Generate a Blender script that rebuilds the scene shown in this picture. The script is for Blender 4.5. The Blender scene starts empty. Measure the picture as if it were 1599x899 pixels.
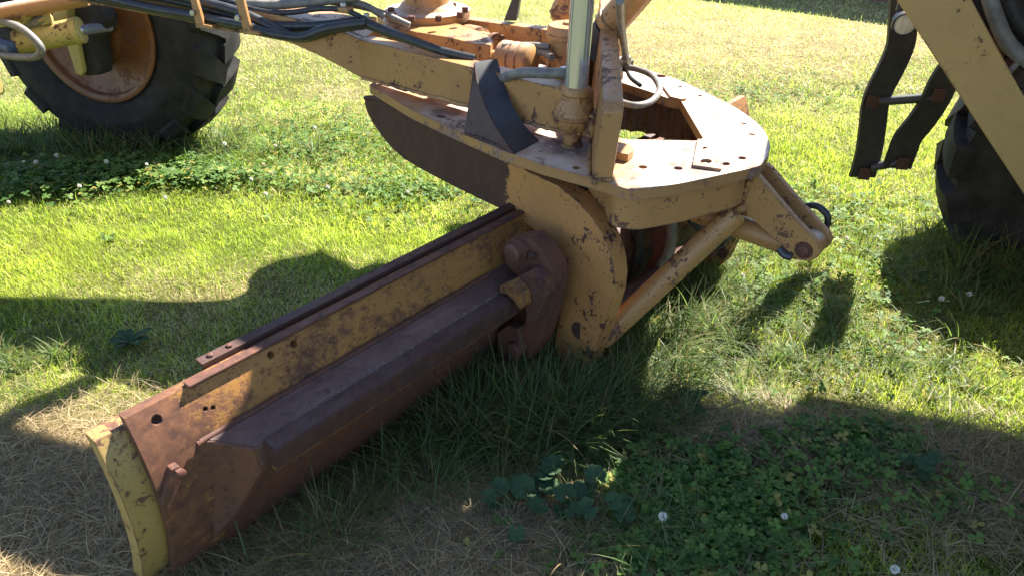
import bpy, bmesh, math, random
import numpy as np
from mathutils import Vector, Matrix
from mathutils.geometry import tessellate_polygon

# ------------------------------------------------------------------ camera, sky, sun, exposure
scene = bpy.context.scene
COL = scene.collection
FPX, PITCH, CAM_H = 1180.0, math.radians(31), 1.6
cam_d = bpy.data.cameras.new('camera'); cam = bpy.data.objects.new('camera', cam_d); COL.objects.link(cam)
cam.location = (0, 0, CAM_H); cam.rotation_euler = (math.pi/2-PITCH, 0, 0)
cam_d.sensor_width = 36; cam_d.lens = 36*FPX/1599; cam_d.clip_start = .05; cam_d.clip_end = 2000
scene.camera = cam
SUN_AZ, SUN_EL = math.radians(43), math.radians(50)      # azimuth measured from +Y towards +X
world = bpy.data.worlds.new('World'); scene.world = world; world.use_nodes = True
wn = world.node_tree.nodes; wl = world.node_tree.links
sky = wn.new('ShaderNodeTexSky'); sky.sky_type = 'NISHITA'; sky.sun_disc = False
sky.sun_elevation = SUN_EL; sky.sun_rotation = SUN_AZ; sky.altitude = 1500
wl.new(sky.outputs[0], wn['Background'].inputs[0]); wn['Background'].inputs[1].default_value = .08
sd = bpy.data.lights.new('sun', 'SUN'); sd.energy = 5.0; sd.angle = math.radians(.53); sd.color = (1, .93, .82)
sun = bpy.data.objects.new('sun', sd); COL.objects.link(sun)
S = Vector((math.sin(SUN_AZ)*math.cos(SUN_EL), math.cos(SUN_AZ)*math.cos(SUN_EL), math.sin(SUN_EL)))
sun.rotation_euler = S.to_track_quat('Z', 'Y').to_euler(); sun.location = S*30
vs = scene.view_settings; vs.view_transform = 'Standard'; vs.look = 'None'; vs.exposure = 2.1; vs.gamma = 1
scene.cycles.max_bounces = 6; scene.cycles.transparent_max_bounces = 4
try: vs.use_curve_mapping = False
except Exception: pass
random.seed(4); rng = np.random.default_rng(7)

# ------------------------------------------------------------------ frames of reference (metres)
# circle frame (O, F, L): blade runs along L.  machine frame (O, F2, L2): the grader's own axis.
O = Vector((.4, 2.55, 0)); Zv = Vector((0, 0, 1))
def axes(deg):
    a = math.radians(deg)
    return Vector((math.cos(a), math.sin(a), 0)), Vector((-math.sin(a), math.cos(a), 0))
F, L = axes(140); F2, L2 = axes(160)
CAMP = Vector((0, 0, CAM_H))
_s, _c = math.sin(PITCH), math.cos(PITCH)
def ray(px, py):
    a, b = (px-799.5)/FPX, (py-449.5)/FPX
    return Vector((a, _c-b*_s, -_s-b*_c))
def pz(px, py, z): d = ray(px, py); return CAMP+d*((z-CAM_H)/d.z)
def pplane(px, py, p0, n): d = ray(px, py); return CAMP+d*((p0-CAMP).dot(n)/d.dot(n))
def pl(px, py, l): return pplane(px, py, O+L*l, L)
def pf(px, py, f): return pplane(px, py, O+F*f, F)
def pl2(px, py, l): return pplane(px, py, O+L2*l, L2)
def CF(f, l, z): return O+F*f+L*l+Zv*z
def MF(f, l, z): return O+F2*f+L2*l+Zv*z

# ------------------------------------------------------------------ materials
def mat_new(name):
    m = bpy.data.materials.new(name); m.use_nodes = True
    nt = m.node_tree; return m, nt, nt.nodes, nt.links, nt.nodes['Principled BSDF']
def noise(N, Lk, vec, scale, detail=6, rough=.6, dist=0.0):
    n = N.new('ShaderNodeTexNoise'); n.inputs['Scale'].default_value = scale
    n.inputs['Detail'].default_value = detail; n.inputs['Roughness'].default_value = rough
    n.inputs['Distortion'].default_value = dist; Lk.new(vec, n.inputs['Vector']); return n.outputs['Fac']
def ramp(N, Lk, fac, a, b, ca=(0, 0, 0, 1), cb=(1, 1, 1, 1)):
    r = N.new('ShaderNodeValToRGB'); r.color_ramp.elements[0].position = a; r.color_ramp.elements[1].position = b
    r.color_ramp.elements[0].color = ca; r.color_ramp.elements[1].color = cb; Lk.new(fac, r.inputs[0]); return r.outputs[0]
def math_(N, Lk, op, a, b=0.0):
    m = N.new('ShaderNodeMath'); m.operation = op; m.use_clamp = False
    for i, v in enumerate((a, b)):
        if isinstance(v, (int, float)): m.inputs[i].default_value = v
        else: Lk.new(v, m.inputs[i])
    return m.outputs[0]
def mixc(N, Lk, fac, a, b, mode='MIX'):
    m = N.new('ShaderNodeMix'); m.data_type = 'RGBA'; m.blend_type = mode
    for s, v in ((0, fac), (6, a), (7, b)):
        if isinstance(v, (int, float)): m.inputs[s].default_value = v
        elif isinstance(v, tuple): m.inputs[s].default_value = v if len(v) == 4 else (*v, 1)
        else: Lk.new(v, m.inputs[s])
    return m.outputs[2]
def worn(name, base, rust=(.075, .035, .024), thr=.60, scale=9.0, edge=True, rough=.42, zone=None, fade=.25, streak=False, dust=0.0, soft=.03, rust2=(.17, .075, .04), spots=(), stretch=None, speck=.688):
    """faded paint over steel, chipped to rust by noise and along the edges; zone = (direction, offset, width): rust beyond a line"""
    m, nt, N, Lk, B = mat_new(name)
    tc = N.new('ShaderNodeTexCoord').outputs['Object']
    vec = tc
    if stretch:    # scrape marks: the pattern is drawn out along one direction
        dq = N.new('ShaderNodeVectorMath'); dq.operation = 'DOT_PRODUCT'; Lk.new(tc, dq.inputs[0]); dq.inputs[1].default_value = stretch
        sc_ = N.new('ShaderNodeVectorMath'); sc_.operation = 'SCALE'; sc_.inputs[0].default_value = stretch; Lk.new(math_(N, Lk, 'MULTIPLY', dq.outputs['Value'], .3), sc_.inputs['Scale'])
        sb_ = N.new('ShaderNodeVectorMath'); sb_.operation = 'SUBTRACT'; Lk.new(tc, sb_.inputs[0]); Lk.new(sc_.outputs[0], sb_.inputs[1]); vec = sb_.outputs[0]
    big = noise(N, Lk, vec, scale*.35, 4); fine = noise(N, Lk, vec, scale*5.5, 5, .65); mid = noise(N, Lk, vec, scale*1.6, 6, .7, .4)
    s = math_(N, Lk, 'ADD', math_(N, Lk, 'MULTIPLY', mid, .5), math_(N, Lk, 'MULTIPLY', fine, .32))
    s = math_(N, Lk, 'ADD', s, math_(N, Lk, 'SUBTRACT', math_(N, Lk, 'MULTIPLY', big, .55), .125))
    if edge:
        bv = N.new('ShaderNodeBevel'); bv.samples = 4; bv.inputs[0].default_value = .007
        ge = N.new('ShaderNodeNewGeometry')
        dp = N.new('ShaderNodeVectorMath'); dp.operation = 'DOT_PRODUCT'; Lk.new(bv.outputs[0], dp.inputs[0]); Lk.new(ge.outputs['Normal'], dp.inputs[1])
        e = math_(N, Lk, 'SUBTRACT', 1.0, dp.outputs['Value'])
        s = math_(N, Lk, 'ADD', s, math_(N, Lk, 'MINIMUM', math_(N, Lk, 'MULTIPLY', e, .9), .13))
    if zone:
        d, off, w = zone
        dv = N.new('ShaderNodeVectorMath'); dv.operation = 'DOT_PRODUCT'; Lk.new(tc, dv.inputs[0]); dv.inputs[1].default_value = d
        t = math_(N, Lk, 'DIVIDE', math_(N, Lk, 'SUBTRACT', dv.outputs['Value'], off), w)
        t = math_(N, Lk, 'MAXIMUM', math_(N, Lk, 'MINIMUM', t, .45), -.008)
        s = math_(N, Lk, 'ADD', s, t)
    mask = ramp(N, Lk, s, thr, thr+soft)
    if speck:      # fine pitting, denser where the paint is already failing
        dots = ramp(N, Lk, math_(N, Lk, 'ADD', noise(N, Lk, vec, scale*11, 2, .5), math_(N, Lk, 'MULTIPLY', math_(N, Lk, 'SUBTRACT', s, .56), .9)), speck, speck+.02)
        mask = math_(N, Lk, 'MAXIMUM', mask, dots)
    var = noise(N, Lk, vec, 2.3, 3)
    pc = mixc(N, Lk, ramp(N, Lk, var, .35, .7), base, tuple(c*(1-fade)+.02*fade for c in base))
    grime = ramp(N, Lk, noise(N, Lk, vec, 30, 6, .75), .52, .78)
    pc = mixc(N, Lk, math_(N, Lk, 'MULTIPLY', grime, .35), pc, tuple(c*.45 for c in base))
    if dust:       # dust settles on upward faces only
        gn = N.new('ShaderNodeNewGeometry'); sz = N.new('ShaderNodeSeparateXYZ'); Lk.new(gn.outputs['Normal'], sz.inputs[0])
        pc = mixc(N, Lk, math_(N, Lk, 'MULTIPLY', math_(N, Lk, 'MULTIPLY', ramp(N, Lk, noise(N, Lk, vec, 5, 5), .36, .62), dust), ramp(N, Lk, sz.outputs[2], .5, .8)), pc, (.60, .53, .47))
    for sp_, sr in spots:      # oil and grease soaked into the dust round a joint
        dd = N.new('ShaderNodeVectorMath'); dd.operation = 'DISTANCE'; Lk.new(tc, dd.inputs[0]); dd.inputs[1].default_value = sp_
        q_ = math_(N, Lk, 'ADD', math_(N, Lk, 'DIVIDE', dd.outputs['Value'], sr), math_(N, Lk, 'MULTIPLY', math_(N, Lk, 'SUBTRACT', mid, .5), 2.2))
        pc = mixc(N, Lk, math_(N, Lk, 'MULTIPLY', ramp(N, Lk, q_, .55, 1.15, (1, 1, 1, 1), (0, 0, 0, 1)), .8), pc, (.085, .058, .048))
    if streak:
        mp2 = N.new('ShaderNodeMapping'); Lk.new(tc, mp2.inputs[0]); mp2.inputs['Scale'].default_value = (1, 1, .3); v2 = mp2.outputs[0]
    else: v2 = vec
    rv = noise(N, Lk, v2, 38, 6, .7)
    rc = mixc(N, Lk, ramp(N, Lk, rv, .36, .68), rust, rust2)
    col = mixc(N, Lk, mask, pc, rc); Lk.new(col, B.inputs['Base Color'])
    Lk.new(math_(N, Lk, 'ADD', math_(N, Lk, 'MULTIPLY', mask, .28), math_(N, Lk, 'ADD', rough, math_(N, Lk, 'MULTIPLY', grime, .15))), B.inputs['Roughness'])
    bp = N.new('ShaderNodeBump'); bp.inputs['Strength'].default_value = .35; bp.inputs['Distance'].default_value = .004
    h = math_(N, Lk, 'SUBTRACT', math_(N, Lk, 'MULTIPLY', rv, .5), math_(N, Lk, 'MULTIPLY', mask, .35)); Lk.new(h, bp.inputs['Height'])
    Lk.new(bp.outputs[0], B.inputs['Normal']); return m
def plain(name, a, b, scale=20, rough=.6, metal=0.0, bump=.2, spec=.5):
    m, nt, N, Lk, B = mat_new(name)
    tc = N.new('ShaderNodeTexCoord').outputs['Object']; n = noise(N, Lk, tc, scale, 6, .65)
    Lk.new(ramp(N, Lk, n, .35, .68, (*a, 1), (*b, 1)), B.inputs['Base Color'])
    n2 = noise(N, Lk, tc, scale*2.3, 4)
    Lk.new(math_(N, Lk, 'ADD', rough-.12, math_(N, Lk, 'MULTIPLY', n2, .24)), B.inputs['Roughness'])
    B.inputs['Metallic'].default_value = metal; B.inputs['Specular IOR Level'].default_value = spec
    if bump:
        bp = N.new('ShaderNodeBump'); bp.inputs['Strength'].default_value = bump; bp.inputs['Distance'].default_value = .003
        Lk.new(n, bp.inputs['Height']); Lk.new(bp.outputs[0], B.inputs['Normal'])
    return m
YEL = (.42, .22, .080)
ZP = .78
armd = Vector((-.68, .73, 0)).normalized()
M = dict(
    paint=worn('paint_ochre', YEL, thr=.618, scale=14), paint_chip=worn('paint_ochre_chipped', YEL, thr=.600, scale=15),
    arm=worn('paint_arm', (.47, .225, .078), speck=.672, thr=.605, scale=16, zone=(tuple(armd), armd.dot(pz(788, 285, .64)), .20), streak=True, rust=(.050, .020, .014), rust2=(.078, .032, .022)),
    plate=worn('paint_plate', (.40, .21, .08), thr=.605, scale=13, dust=.75, rough=.5, rust=(.13, .075, .06), rust2=(.28, .18, .15), spots=[(pz(893, 228, ZP), .10), (pz(930, 200, ZP), .12), (pz(700, 175, ZP), .07), (pz(1085, 268, ZP), .06)]),
    lemon=worn('paint_lemon', (.50, .40, .13), thr=.63, scale=12), rim=worn('paint_rim', (.18, .068, .018), thr=.59, scale=12, rust=(.10, .04, .02)),
    frame=worn('paint_frame', (.39, .235, .080), speck=0, thr=.70, fade=.12),
    band=worn('blade_band', (.33, .155, .036), speck=.61, thr=.505, scale=17, stretch=tuple(L), soft=.12, rust=(.065, .027, .017), rust2=(.17, .070, .033), rough=.5, zone=(tuple(L), (O+L*1.60).dot(L), 1.2)),
    endplate=worn('blade_end', (.37, .255, .085), thr=.59, scale=13, soft=.05),
    rust=worn('rust', (.13, .048, .026), thr=.52, scale=14, soft=.12, rust=(.05, .022, .017), rust2=(.12, .048, .030), rough=.55),
    rustp=worn('rust_polished', (.110, .056, .047), thr=.52, scale=16, stretch=tuple(L), soft=.14, rust=(.055, .030, .028), rust2=(.115, .056, .042), rough=.34),
    rustdark=worn('rust_dark', (.062, .028, .022), thr=.54, scale=14, soft=.1, rust=(.035, .016, .013), rust2=(.085, .036, .025), rough=.50),
    ringrust=worn('rust_ring', (.20, .115, .07), thr=.54, scale=12, soft=.1, rust=(.08, .042, .03), rust2=(.16, .09, .06), rough=.6),
    steel=plain('dark_steel', (.025, .028, .036), (.06, .062, .07), 7, .42, .3), rubber=plain('rubber', (.016, .017, .019), (.032, .033, .034), 25, .55),
    hose=plain('hose', (.018, .020, .024), (.040, .042, .046), 40, .38), hosegrey=plain('hose_grey', (.12, .115, .105), (.22, .21, .19), 30, .5),
    tyre=plain('tyre', (.009, .009, .009), (.030, .028, .026), 11, .75, 0, .4, .3), chrome=plain('chrome', (.52, .55, .64), (.58, .61, .70), 8, .15, .75, 0),
    black=plain('grime', (.012, .011, .010), (.03, .026, .022), 14, .8), glass=plain('lens', (.55, .55, .50), (.75, .74, .68), 60, .25),
    blue=plain('blue_fitting', (.03, .05, .12), (.06, .09, .18), 20, .4), zinc=plain('zinc', (.32, .31, .29), (.5, .49, .46), 30, .35, .8),
    brick=plain('wall_brick', (.15, .075, .055), (.24, .13, .10), 6, .9), cab=plain('cab_paint', (.5, .31, .09), (.55, .35, .1), 4, .5), cabglass=plain('cab_glass', (.02, .025, .03), (.03, .035, .04), 3, .1),
)

# ------------------------------------------------------------------ mesh helpers
ROOT = None
def link(name, me, mat, parent=None, smooth=False):
    o = bpy.data.objects.new(name, me); COL.objects.link(o)
    if mat: me.materials.append(M[mat] if isinstance(mat, str) else mat)
    if parent is not None:
        o.parent = parent; o.matrix_parent_inverse = Matrix.Translation(-ROOT.location) if parent == ROOT else Matrix.Identity(4)
    if smooth:
        for p in me.polygons: p.use_smooth = True
        me.set_sharp_from_angle(angle=math.radians(38))
    return o
def from_bm(name, bm, mat, parent=None, smooth=True):
    bmesh.ops.recalc_face_normals(bm, faces=bm.faces[:])
    me = bpy.data.meshes.new(name); bm.to_mesh(me); bm.free(); return link(name, me, mat, parent, smooth)
def add_prism(bm, poly, off, bevel=0.0):
    a = [bm.verts.new(p) for p in poly]; b = [bm.verts.new(p+off) for p in poly]; n = len(a)
    fs = [bm.faces.new(a), bm.faces.new(b[::-1])]
    for i in range(n): fs.append(bm.faces.new((a[i], b[i], b[(i+1) % n], a[(i+1) % n])))
    bmesh.ops.recalc_face_normals(bm, faces=fs)
    if bevel:
        es = list({e for f in fs for e in f.edges})
        bmesh.ops.bevel(bm, geom=es, offset=bevel, segments=2, affect='EDGES', profile=.5, clamp_overlap=True)
def prism(name, poly, off, mat, parent=None, bevel=.004):
    bm = bmesh.new(); add_prism(bm, poly, off, bevel); o = from_bm(name, bm, mat, parent)
    if bevel: wnm = o.modifiers.new('weighted_normals', 'WEIGHTED_NORMAL'); wnm.keep_sharp = True; wnm.weight = 80
    return o
def holed(name, outer, holes, off, mat, parent=None):
    loops = [outer]+holes; tris = tessellate_polygon(loops); flat = [p for l in loops for p in l]; n = len(flat)
    bm = bmesh.new(); a = [bm.verts.new(p) for p in flat]; b = [bm.verts.new(p+off) for p in flat]
    for t in tris:
        try: bm.faces.new([a[i] for i in t]); bm.faces.new([b[i] for i in reversed(t)])
        except ValueError: pass
    k = 0
    for l in loops:
        m_ = len(l)
        for i in range(m_):
            i0, i1 = k+i, k+(i+1) % m_; bm.faces.new((a[i0], a[i1], b[i1], b[i0]))
        k += m_
    return from_bm(name, bm, mat, parent)
def box(name, c, ax, ay, az, mat, parent=None, bevel=.004):
    """box by centre and three half-extent vectors"""
    poly = [c-ax-ay-az, c+ax-ay-az, c+ax+ay-az, c-ax+ay-az]; return prism(name, poly, az*2, mat, parent, bevel)
def basis(d):
    d = d.normalized(); u = d.cross(Zv) if abs(d.z) < .9 else d.cross(Vector((1, 0, 0))); u.normalize(); return u, d.cross(u).normalized()
def add_lathe(bm, p0, d, prof, seg=32, caps=True):
    """prof = [(distance along d, radius)...], closed with caps where radius > 0"""
    u, v = basis(d); d = d.normalized(); rings = []
    for t, r in prof:
        if r <= 1e-6: rings.append([bm.verts.new(p0+d*t)])
        else: rings.append([bm.verts.new(p0+d*t+(u*math.cos(2*math.pi*i/seg)+v*math.sin(2*math.pi*i/seg))*r) for i in range(seg)])
    for A, B_ in zip(rings, rings[1:]):
        for i in range(seg):
            j = (i+1) % seg
            if len(A) == 1 and len(B_) == 1: continue
            if len(A) == 1: bm.faces.new((A[0], B_[i], B_[j]))
            elif len(B_) == 1: bm.faces.new((A[i], B_[0], A[j]))
            else: bm.faces.new((A[i], B_[i], B_[j], A[j]))
    for R in (rings[0], rings[-1]):
        if caps and len(R) > 1:
            try: bm.faces.new(R)
            except ValueError: pass
def lathe(name, p0, d, prof, mat, parent=None, seg=32):
    bm = bmesh.new(); add_lathe(bm, p0, d, prof, seg); return from_bm(name, bm, mat, parent)
def rod(name, a, b, r, mat, parent=None, seg=20, bev=.003):
    ln = (b-a).length; bev = min(bev, r*.4); return lathe(name, a, b-a, [(0, r-bev), (bev, r), (ln-bev, r), (ln, r-bev)], mat, parent, seg)
def spline(pts, n=8):
    out = []; P = [pts[0]*2-pts[1]]+list(pts)+[pts[-1]*2-pts[-2]]
    for i in range(1, len(P)-2):
        for k in range(n):
            t = k/n; a, b, c, d = P[i-1], P[i], P[i+1], P[i+2]
            out.append(.5*((2*b)+(c-a)*t+(2*a-5*b+4*c-d)*t*t+(3*b-a-3*c+d)*t**3))
    out.append(pts[-1]); return out
def add_tube(bm, pts, r, seg=10, rect=None, up=None):
    """tube along pts; rect=(half width, half thickness) makes a strap with the width along up"""
    rings = []; u = None
    for i, p in enumerate(pts):
        d = (pts[min(i+1, len(pts)-1)]-pts[max(i-1, 0)]).normalized()
        if rect: u = (up-d*up.dot(d)).normalized()
        elif u is None: u, _ = basis(d)
        else: u = (u-d*u.dot(d)).normalized()
        v = d.cross(u)
        if rect:
            w, t = rect; offs = [u*w+v*t, -u*w+v*t, -u*w-v*t, u*w-v*t]
        else:
            rr = r(i/(len(pts)-1)) if callable(r) else r
            offs = [(u*math.cos(2*math.pi*k/seg)+v*math.sin(2*math.pi*k/seg))*rr for k in range(seg)]
        rings.append([bm.verts.new(p+o) for o in offs])
    n = len(rings[0])
    for A, B_ in zip(rings, rings[1:]):
        for i in range(n): bm.faces.new((A[i], A[(i+1) % n], B_[(i+1) % n], B_[i]))
    bm.faces.new(rings[0]); bm.faces.new(rings[-1])
def tube(name, pts, r, mat, parent=None, seg=10, n=8, **kw):
    bm = bmesh.new(); add_tube(bm, spline(pts, n) if len(pts) > 2 else pts, r, seg, **kw); return from_bm(name, bm, mat, parent)
def bolt(name, p, d, r, h, mat, parent):
    return lathe(name, p, d, [(0, r), (h*.85, r), (h, r*.85)], mat, parent, 6)
def hexring(c, u, v, ru, rv, n=12): return [c+u*math.cos(2*math.pi*i/n)*ru+v*math.sin(2*math.pi*i/n)*rv for i in range(n)]
def empty(name, loc, **props):
    o = bpy.data.objects.new(name, None); COL.objects.link(o); o.location = loc; o.empty_display_size = .1
    for k, v in props.items(): o[k] = v
    return o
def grp(name, parent):
    """a part that is only the carrier of its sub-parts"""
    o = bpy.data.objects.new(name, None); COL.objects.link(o); o.parent = parent
    o.matrix_parent_inverse = Matrix.Translation(-ROOT.location); return o
# ------------------------------------------------------------------ value noise for the lawn (world metres)
def vnoise(x, y, scale, seed):
    xs, ys = x/scale+100+seed*17.3, y/scale+100+seed*9.1
    xi, yi = np.floor(xs).astype(np.int64), np.floor(ys).astype(np.int64); fx, fy = xs-xi, ys-yi
    fx = fx*fx*(3-2*fx); fy = fy*fy*(3-2*fy)
    def h(a, b):
        n = (a*374761393+b*668265263+seed*144665) & 0x7fffffff; n = ((n ^ (n >> 13))*1274126177) & 0x7fffffff
        return ((n ^ (n >> 16)) & 0xffff)/65535.0
    return (h(xi, yi)*(1-fx)+h(xi+1, yi)*fx)*(1-fy)+(h(xi, yi+1)*(1-fx)+h(xi+1, yi+1)*fx)*fy
def fbm(x, y, s, seed, o=3):
    t = 0; a = .5; w = 0
    for k in range(o): t = t+vnoise(x, y, s/2**k, seed+k)*a; w += a; a *= .55
    return t/w
def blob(x, y, cx, cy, rx, ry, ang=0):
    c, s = math.cos(ang), math.sin(ang); dx, dy = x-cx, y-cy; u = (dx*c+dy*s)/rx; v = (-dx*s+dy*c)/ry
    return np.exp(-(u*u+v*v))
def gb(x, y, px, py, rx, ry, ang=0): p = pz(px, py, 0); return blob(x, y, p.x, p.y, rx, ry, ang)
def clover_f(x, y):
    n = fbm(x, y, .45, 31)
    c = 1.5*gb(x, y, 1090, 830, .27, .26)+.95*gb(x, y, 1340, 705, .22, .12)+1.25*gb(x, y, 180, 280, .50, .20)+1.15*gb(x, y, 60, 300, .35, .16)+.9*gb(x, y, 340, 285, .25, .10)+.35*gb(x, y, 480, 292, .25, .10)+.6*gb(x, y, 640, 300, .3, .15)
    c = c+.55*gb(x, y, 520, 220, .8, .5)+.4*gb(x, y, 1230, 145, .9, .3)+.5*gb(x, y, 1500, 790, .25, .12)+.45*gb(x, y, 1250, 330, .5, .35)+.5*gb(x, y, 1180, 470, .35, .25)+.2*gb(x, y, 1130, 150, .7, .35)
    return np.clip(c*(-.1+2.1*n)-.22, 0, 1)
def dry_f(x, y):
    n = fbm(x, y, 1.1, 3, 4)
    d = .20+1.05*(n-.5)+np.clip((y-3.9)/3.0, 0, 1)*.42
    d = d+.65*gb(x, y, 90, 830, .32, .30)+.85*gb(x, y, 690, 850, .42, .14)+.22*gb(x, y, 1180, 690, .22, .10)+.2*gb(x, y, 1480, 700, .3, .16)+.05*gb(x, y, 40, 640, .3, .2)+.12*gb(x, y, 400, 460, .5, .22)+.5*gb(x, y, 1200, 60, 2.5, .8)
    d = d-.5*gb(x, y, 1350, 770, .55, .30)-.3*gb(x, y, 1560, 700, .4, .3)-.55*gb(x, y, 450, 350, .8, .35)-.35*gb(x, y, 100, 380, .5, .2)-.4*gb(x, y, 1130, 480, .35, .35)
    return np.clip(d, 0, 1)
def ground_h(x, y): return .025*(fbm(x, y, 1.6, 50)-.5)+.018*(fbm(x, y, .35, 55)-.5)*np.exp(-((x)**2+(y-2.5)**2)/40)
def lerp(a, b, t): return a*(1-t)+b*t
def arr(*c): return np.array(c)
# ------------------------------------------------------------------ ground sheet
def build_ground():
    xs = np.concatenate([[-400, -150, -60, -25], np.arange(-12, 14.01, .12), [30, 70, 160, 400]]); ys = np.concatenate([[-300, -80, -20, -6], np.arange(-2, 16.01, .12), [22, 40, 90, 250, 700]])
    X, Y = np.meshgrid(xs, ys); n = X.size; co = np.stack([X.ravel(), Y.ravel(), ground_h(X, Y).ravel()-.004], 1)
    nx, ny = len(xs), len(ys); i = np.arange(nx*ny).reshape(ny, nx); fc = np.stack([i[:-1, :-1], i[:-1, 1:], i[1:, 1:], i[1:, :-1]], -1).reshape(-1, 4)
    me = bpy.data.meshes.new('ground'); me.vertices.add(n); me.vertices.foreach_set('co', co.astype(np.float32).ravel())
    me.loops.add(fc.size); me.loops.foreach_set('vertex_index', fc.ravel().astype(np.int32)); me.polygons.add(len(fc))
    me.polygons.foreach_set('loop_start', np.arange(0, fc.size, 4, dtype=np.int32)); me.update(calc_edges=True)
    d = dry_f(co[:, 0], co[:, 1])[:, None]; c = lerp(arr(.085, .105, .026), arr(.20, .16, .085), d)
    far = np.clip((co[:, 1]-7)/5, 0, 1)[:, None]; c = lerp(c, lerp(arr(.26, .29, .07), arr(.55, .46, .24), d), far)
    at = me.color_attributes.new('Col', 'FLOAT_COLOR', 'POINT'); at.data.foreach_set('color', np.concatenate([c, np.ones((n, 1))], 1).astype(np.float32).ravel())
    m, nt, N, Lk, B = mat_new('soil_and_thatch'); vc = N.new('ShaderNodeVertexColor'); vc.layer_name = 'Col'; tc = N.new('ShaderNodeTexCoord').outputs['Object']
    n1 = noise(N, Lk, tc, 60, 8, .7); n2 = noise(N, Lk, tc, 5, 5)
    k = ramp(N, Lk, n1, .3, .75, (.45, .45, .45, 1), (1.5, 1.45, 1.3, 1)); Lk.new(mixc(N, Lk, 1.0, mixc(N, Lk, 1.0, vc.outputs[0], k, 'MULTIPLY'), ramp(N, Lk, n2, .3, .7, (.75, .75, .75, 1), (1.2, 1.2, 1.2, 1)), 'MULTIPLY'), B.inputs['Base Color'])
    B.inputs['Roughness'].default_value = .95; B.inputs['Specular IOR Level'].default_value = .1
    bp = N.new('ShaderNodeBump'); bp.inputs['Strength'].default_value = .6; bp.inputs['Distance'].default_value = .02; Lk.new(n1, bp.inputs['Height']); Lk.new(bp.outputs[0], B.inputs['Normal'])
    o = link('ground', me, m, None, True); o['kind'] = 'structure'
build_ground()
# ------------------------------------------------------------------ the motor grader
ROOT = empty('motor_grader', O.copy(), label='weathered ochre-yellow road grader with rusty blade parked on the lawn', category='grader')
bpy.context.view_layer.update()
R_ = ROOT
ZP = .78
# --- drawbar top plate with its opening and slots
outer = [pz(*p, ZP) for p in [(577, 133), (640, 171), (700, 199), (780, 234), (850, 258), (921, 277), (985, 297), (1038, 291), (1090, 281), (1127, 273), (1180, 261), (1193, 252), (1200, 241), (1202, 224), (1191, 201), (1172, 184), (1146, 167), (1097, 142), (1051, 122), (1015, 111), (983, 103)]]
outer = outer[:6]+spline(outer[6:], 4)
outer += [CF(.45, -.47, ZP), CF(.70, -.40, ZP), CF(.95, -.25, ZP), CF(.98, .25, ZP)]
hole = [pz(*p, ZP) for p in [(957, 125), (1013, 143), (1047, 155), (1063, 157), (1098, 216), (1089, 220), (983, 218)]]+[CF(-.02, .27, ZP), CF(.12, .22, ZP), CF(.24, .08, ZP), CF(.30, -.10, ZP)]
def slot(px, py, a, b): c = pz(px, py, ZP); return hexring(c, F, L, a, b, 10)
slots = [slot(1032, 119, .022, .02), slot(1062, 136, .007, .012), slot(1093, 150, .007, .012), slot(1161, 193, .012, .008), slot(1174, 210, .012, .008), slot(1159, 247, .012, .014), slot(1134, 256, .011, .014), slot(1004, 261, .013, .013), slot(1059, 263, .013, .013), slot(900, 262, .012, .012), slot(690, 182, .02, .012)]
plate = holed('circle_plate', outer, [hole]+slots, Zv*-.032, 'plate', R_)
up_ = lambda pts, z: [pz(*p, z) for p in pts]
wp = [pz(*p, ZP+.001) for p in [(1089, 221), (1121, 223), (1126, 268), (1081, 262)]]
holed('wear_strip', wp, [hexring(pz(1102, 256, ZP+.001), F, L, .016, .02, 10), hexring(pz(1100, 235, ZP+.001), F, L, .006, .012, 8)], Zv*.008, 'plate', R_)
prism('wear_strip', [pz(*p, ZP+.001) for p in [(1034, 137), (1054, 143), (1072, 157), (1062, 158), (1046, 154)]], Zv*.008, 'plate', R_, .002)
prism('packing_block', [pz(*p, ZP+.001) for p in [(951, 249), (980, 254), (989, 246), (984, 238), (957, 232)]], Zv*.025, 'paint_chip', R_, .003)
# --- toothed ring under the plate
bm = bmesh.new(); cc = CF(.02, .02, 0); ns = 96
ring = [(.33, .60), (.33, .746), (.425, .746), (.425, .60)]
vv = []
for i in range(ns):
    a = 2*math.pi*i/ns; d = F*math.cos(a)+L*math.sin(a)
    vv.append([bm.verts.new(cc+d*(r-(.02 if (i % 3 == 0 and r < .4) else 0))+Zv*z) for r, z in ring])
for i in range(ns):
    A, B_ = vv[i], vv[(i+1) % ns]
    for k in range(4): bm.faces.new((A[k], A[(k+1) % 4], B_[(k+1) % 4], B_[k]))
from_bm('circle_ring', bm, 'ringrust', R_)
# skirt under the plate's near and right edge
sk = spline([CF(-.16, .46, ZP-.033), CF(-.25, .50, ZP-.033)]+[pz(*p, ZP-.033) for p in [(962, 310), (975, 315), (1000, 317), (1038, 312), (1090, 302), (1127, 293), (1165, 283), (1188, 268), (1197, 250)]], 5)
ctr = CF(0, 0, 0)
sk = [p+(Vector((ctr.x, ctr.y, p.z))-p).normalized()*.045 for p in sk]
bm = bmesh.new(); add_tube(bm, [p-Zv*.048 for p in sk], 0, rect=(.048, .013), up=Zv); from_bm('skirt', bm, 'paint', R_)
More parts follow.
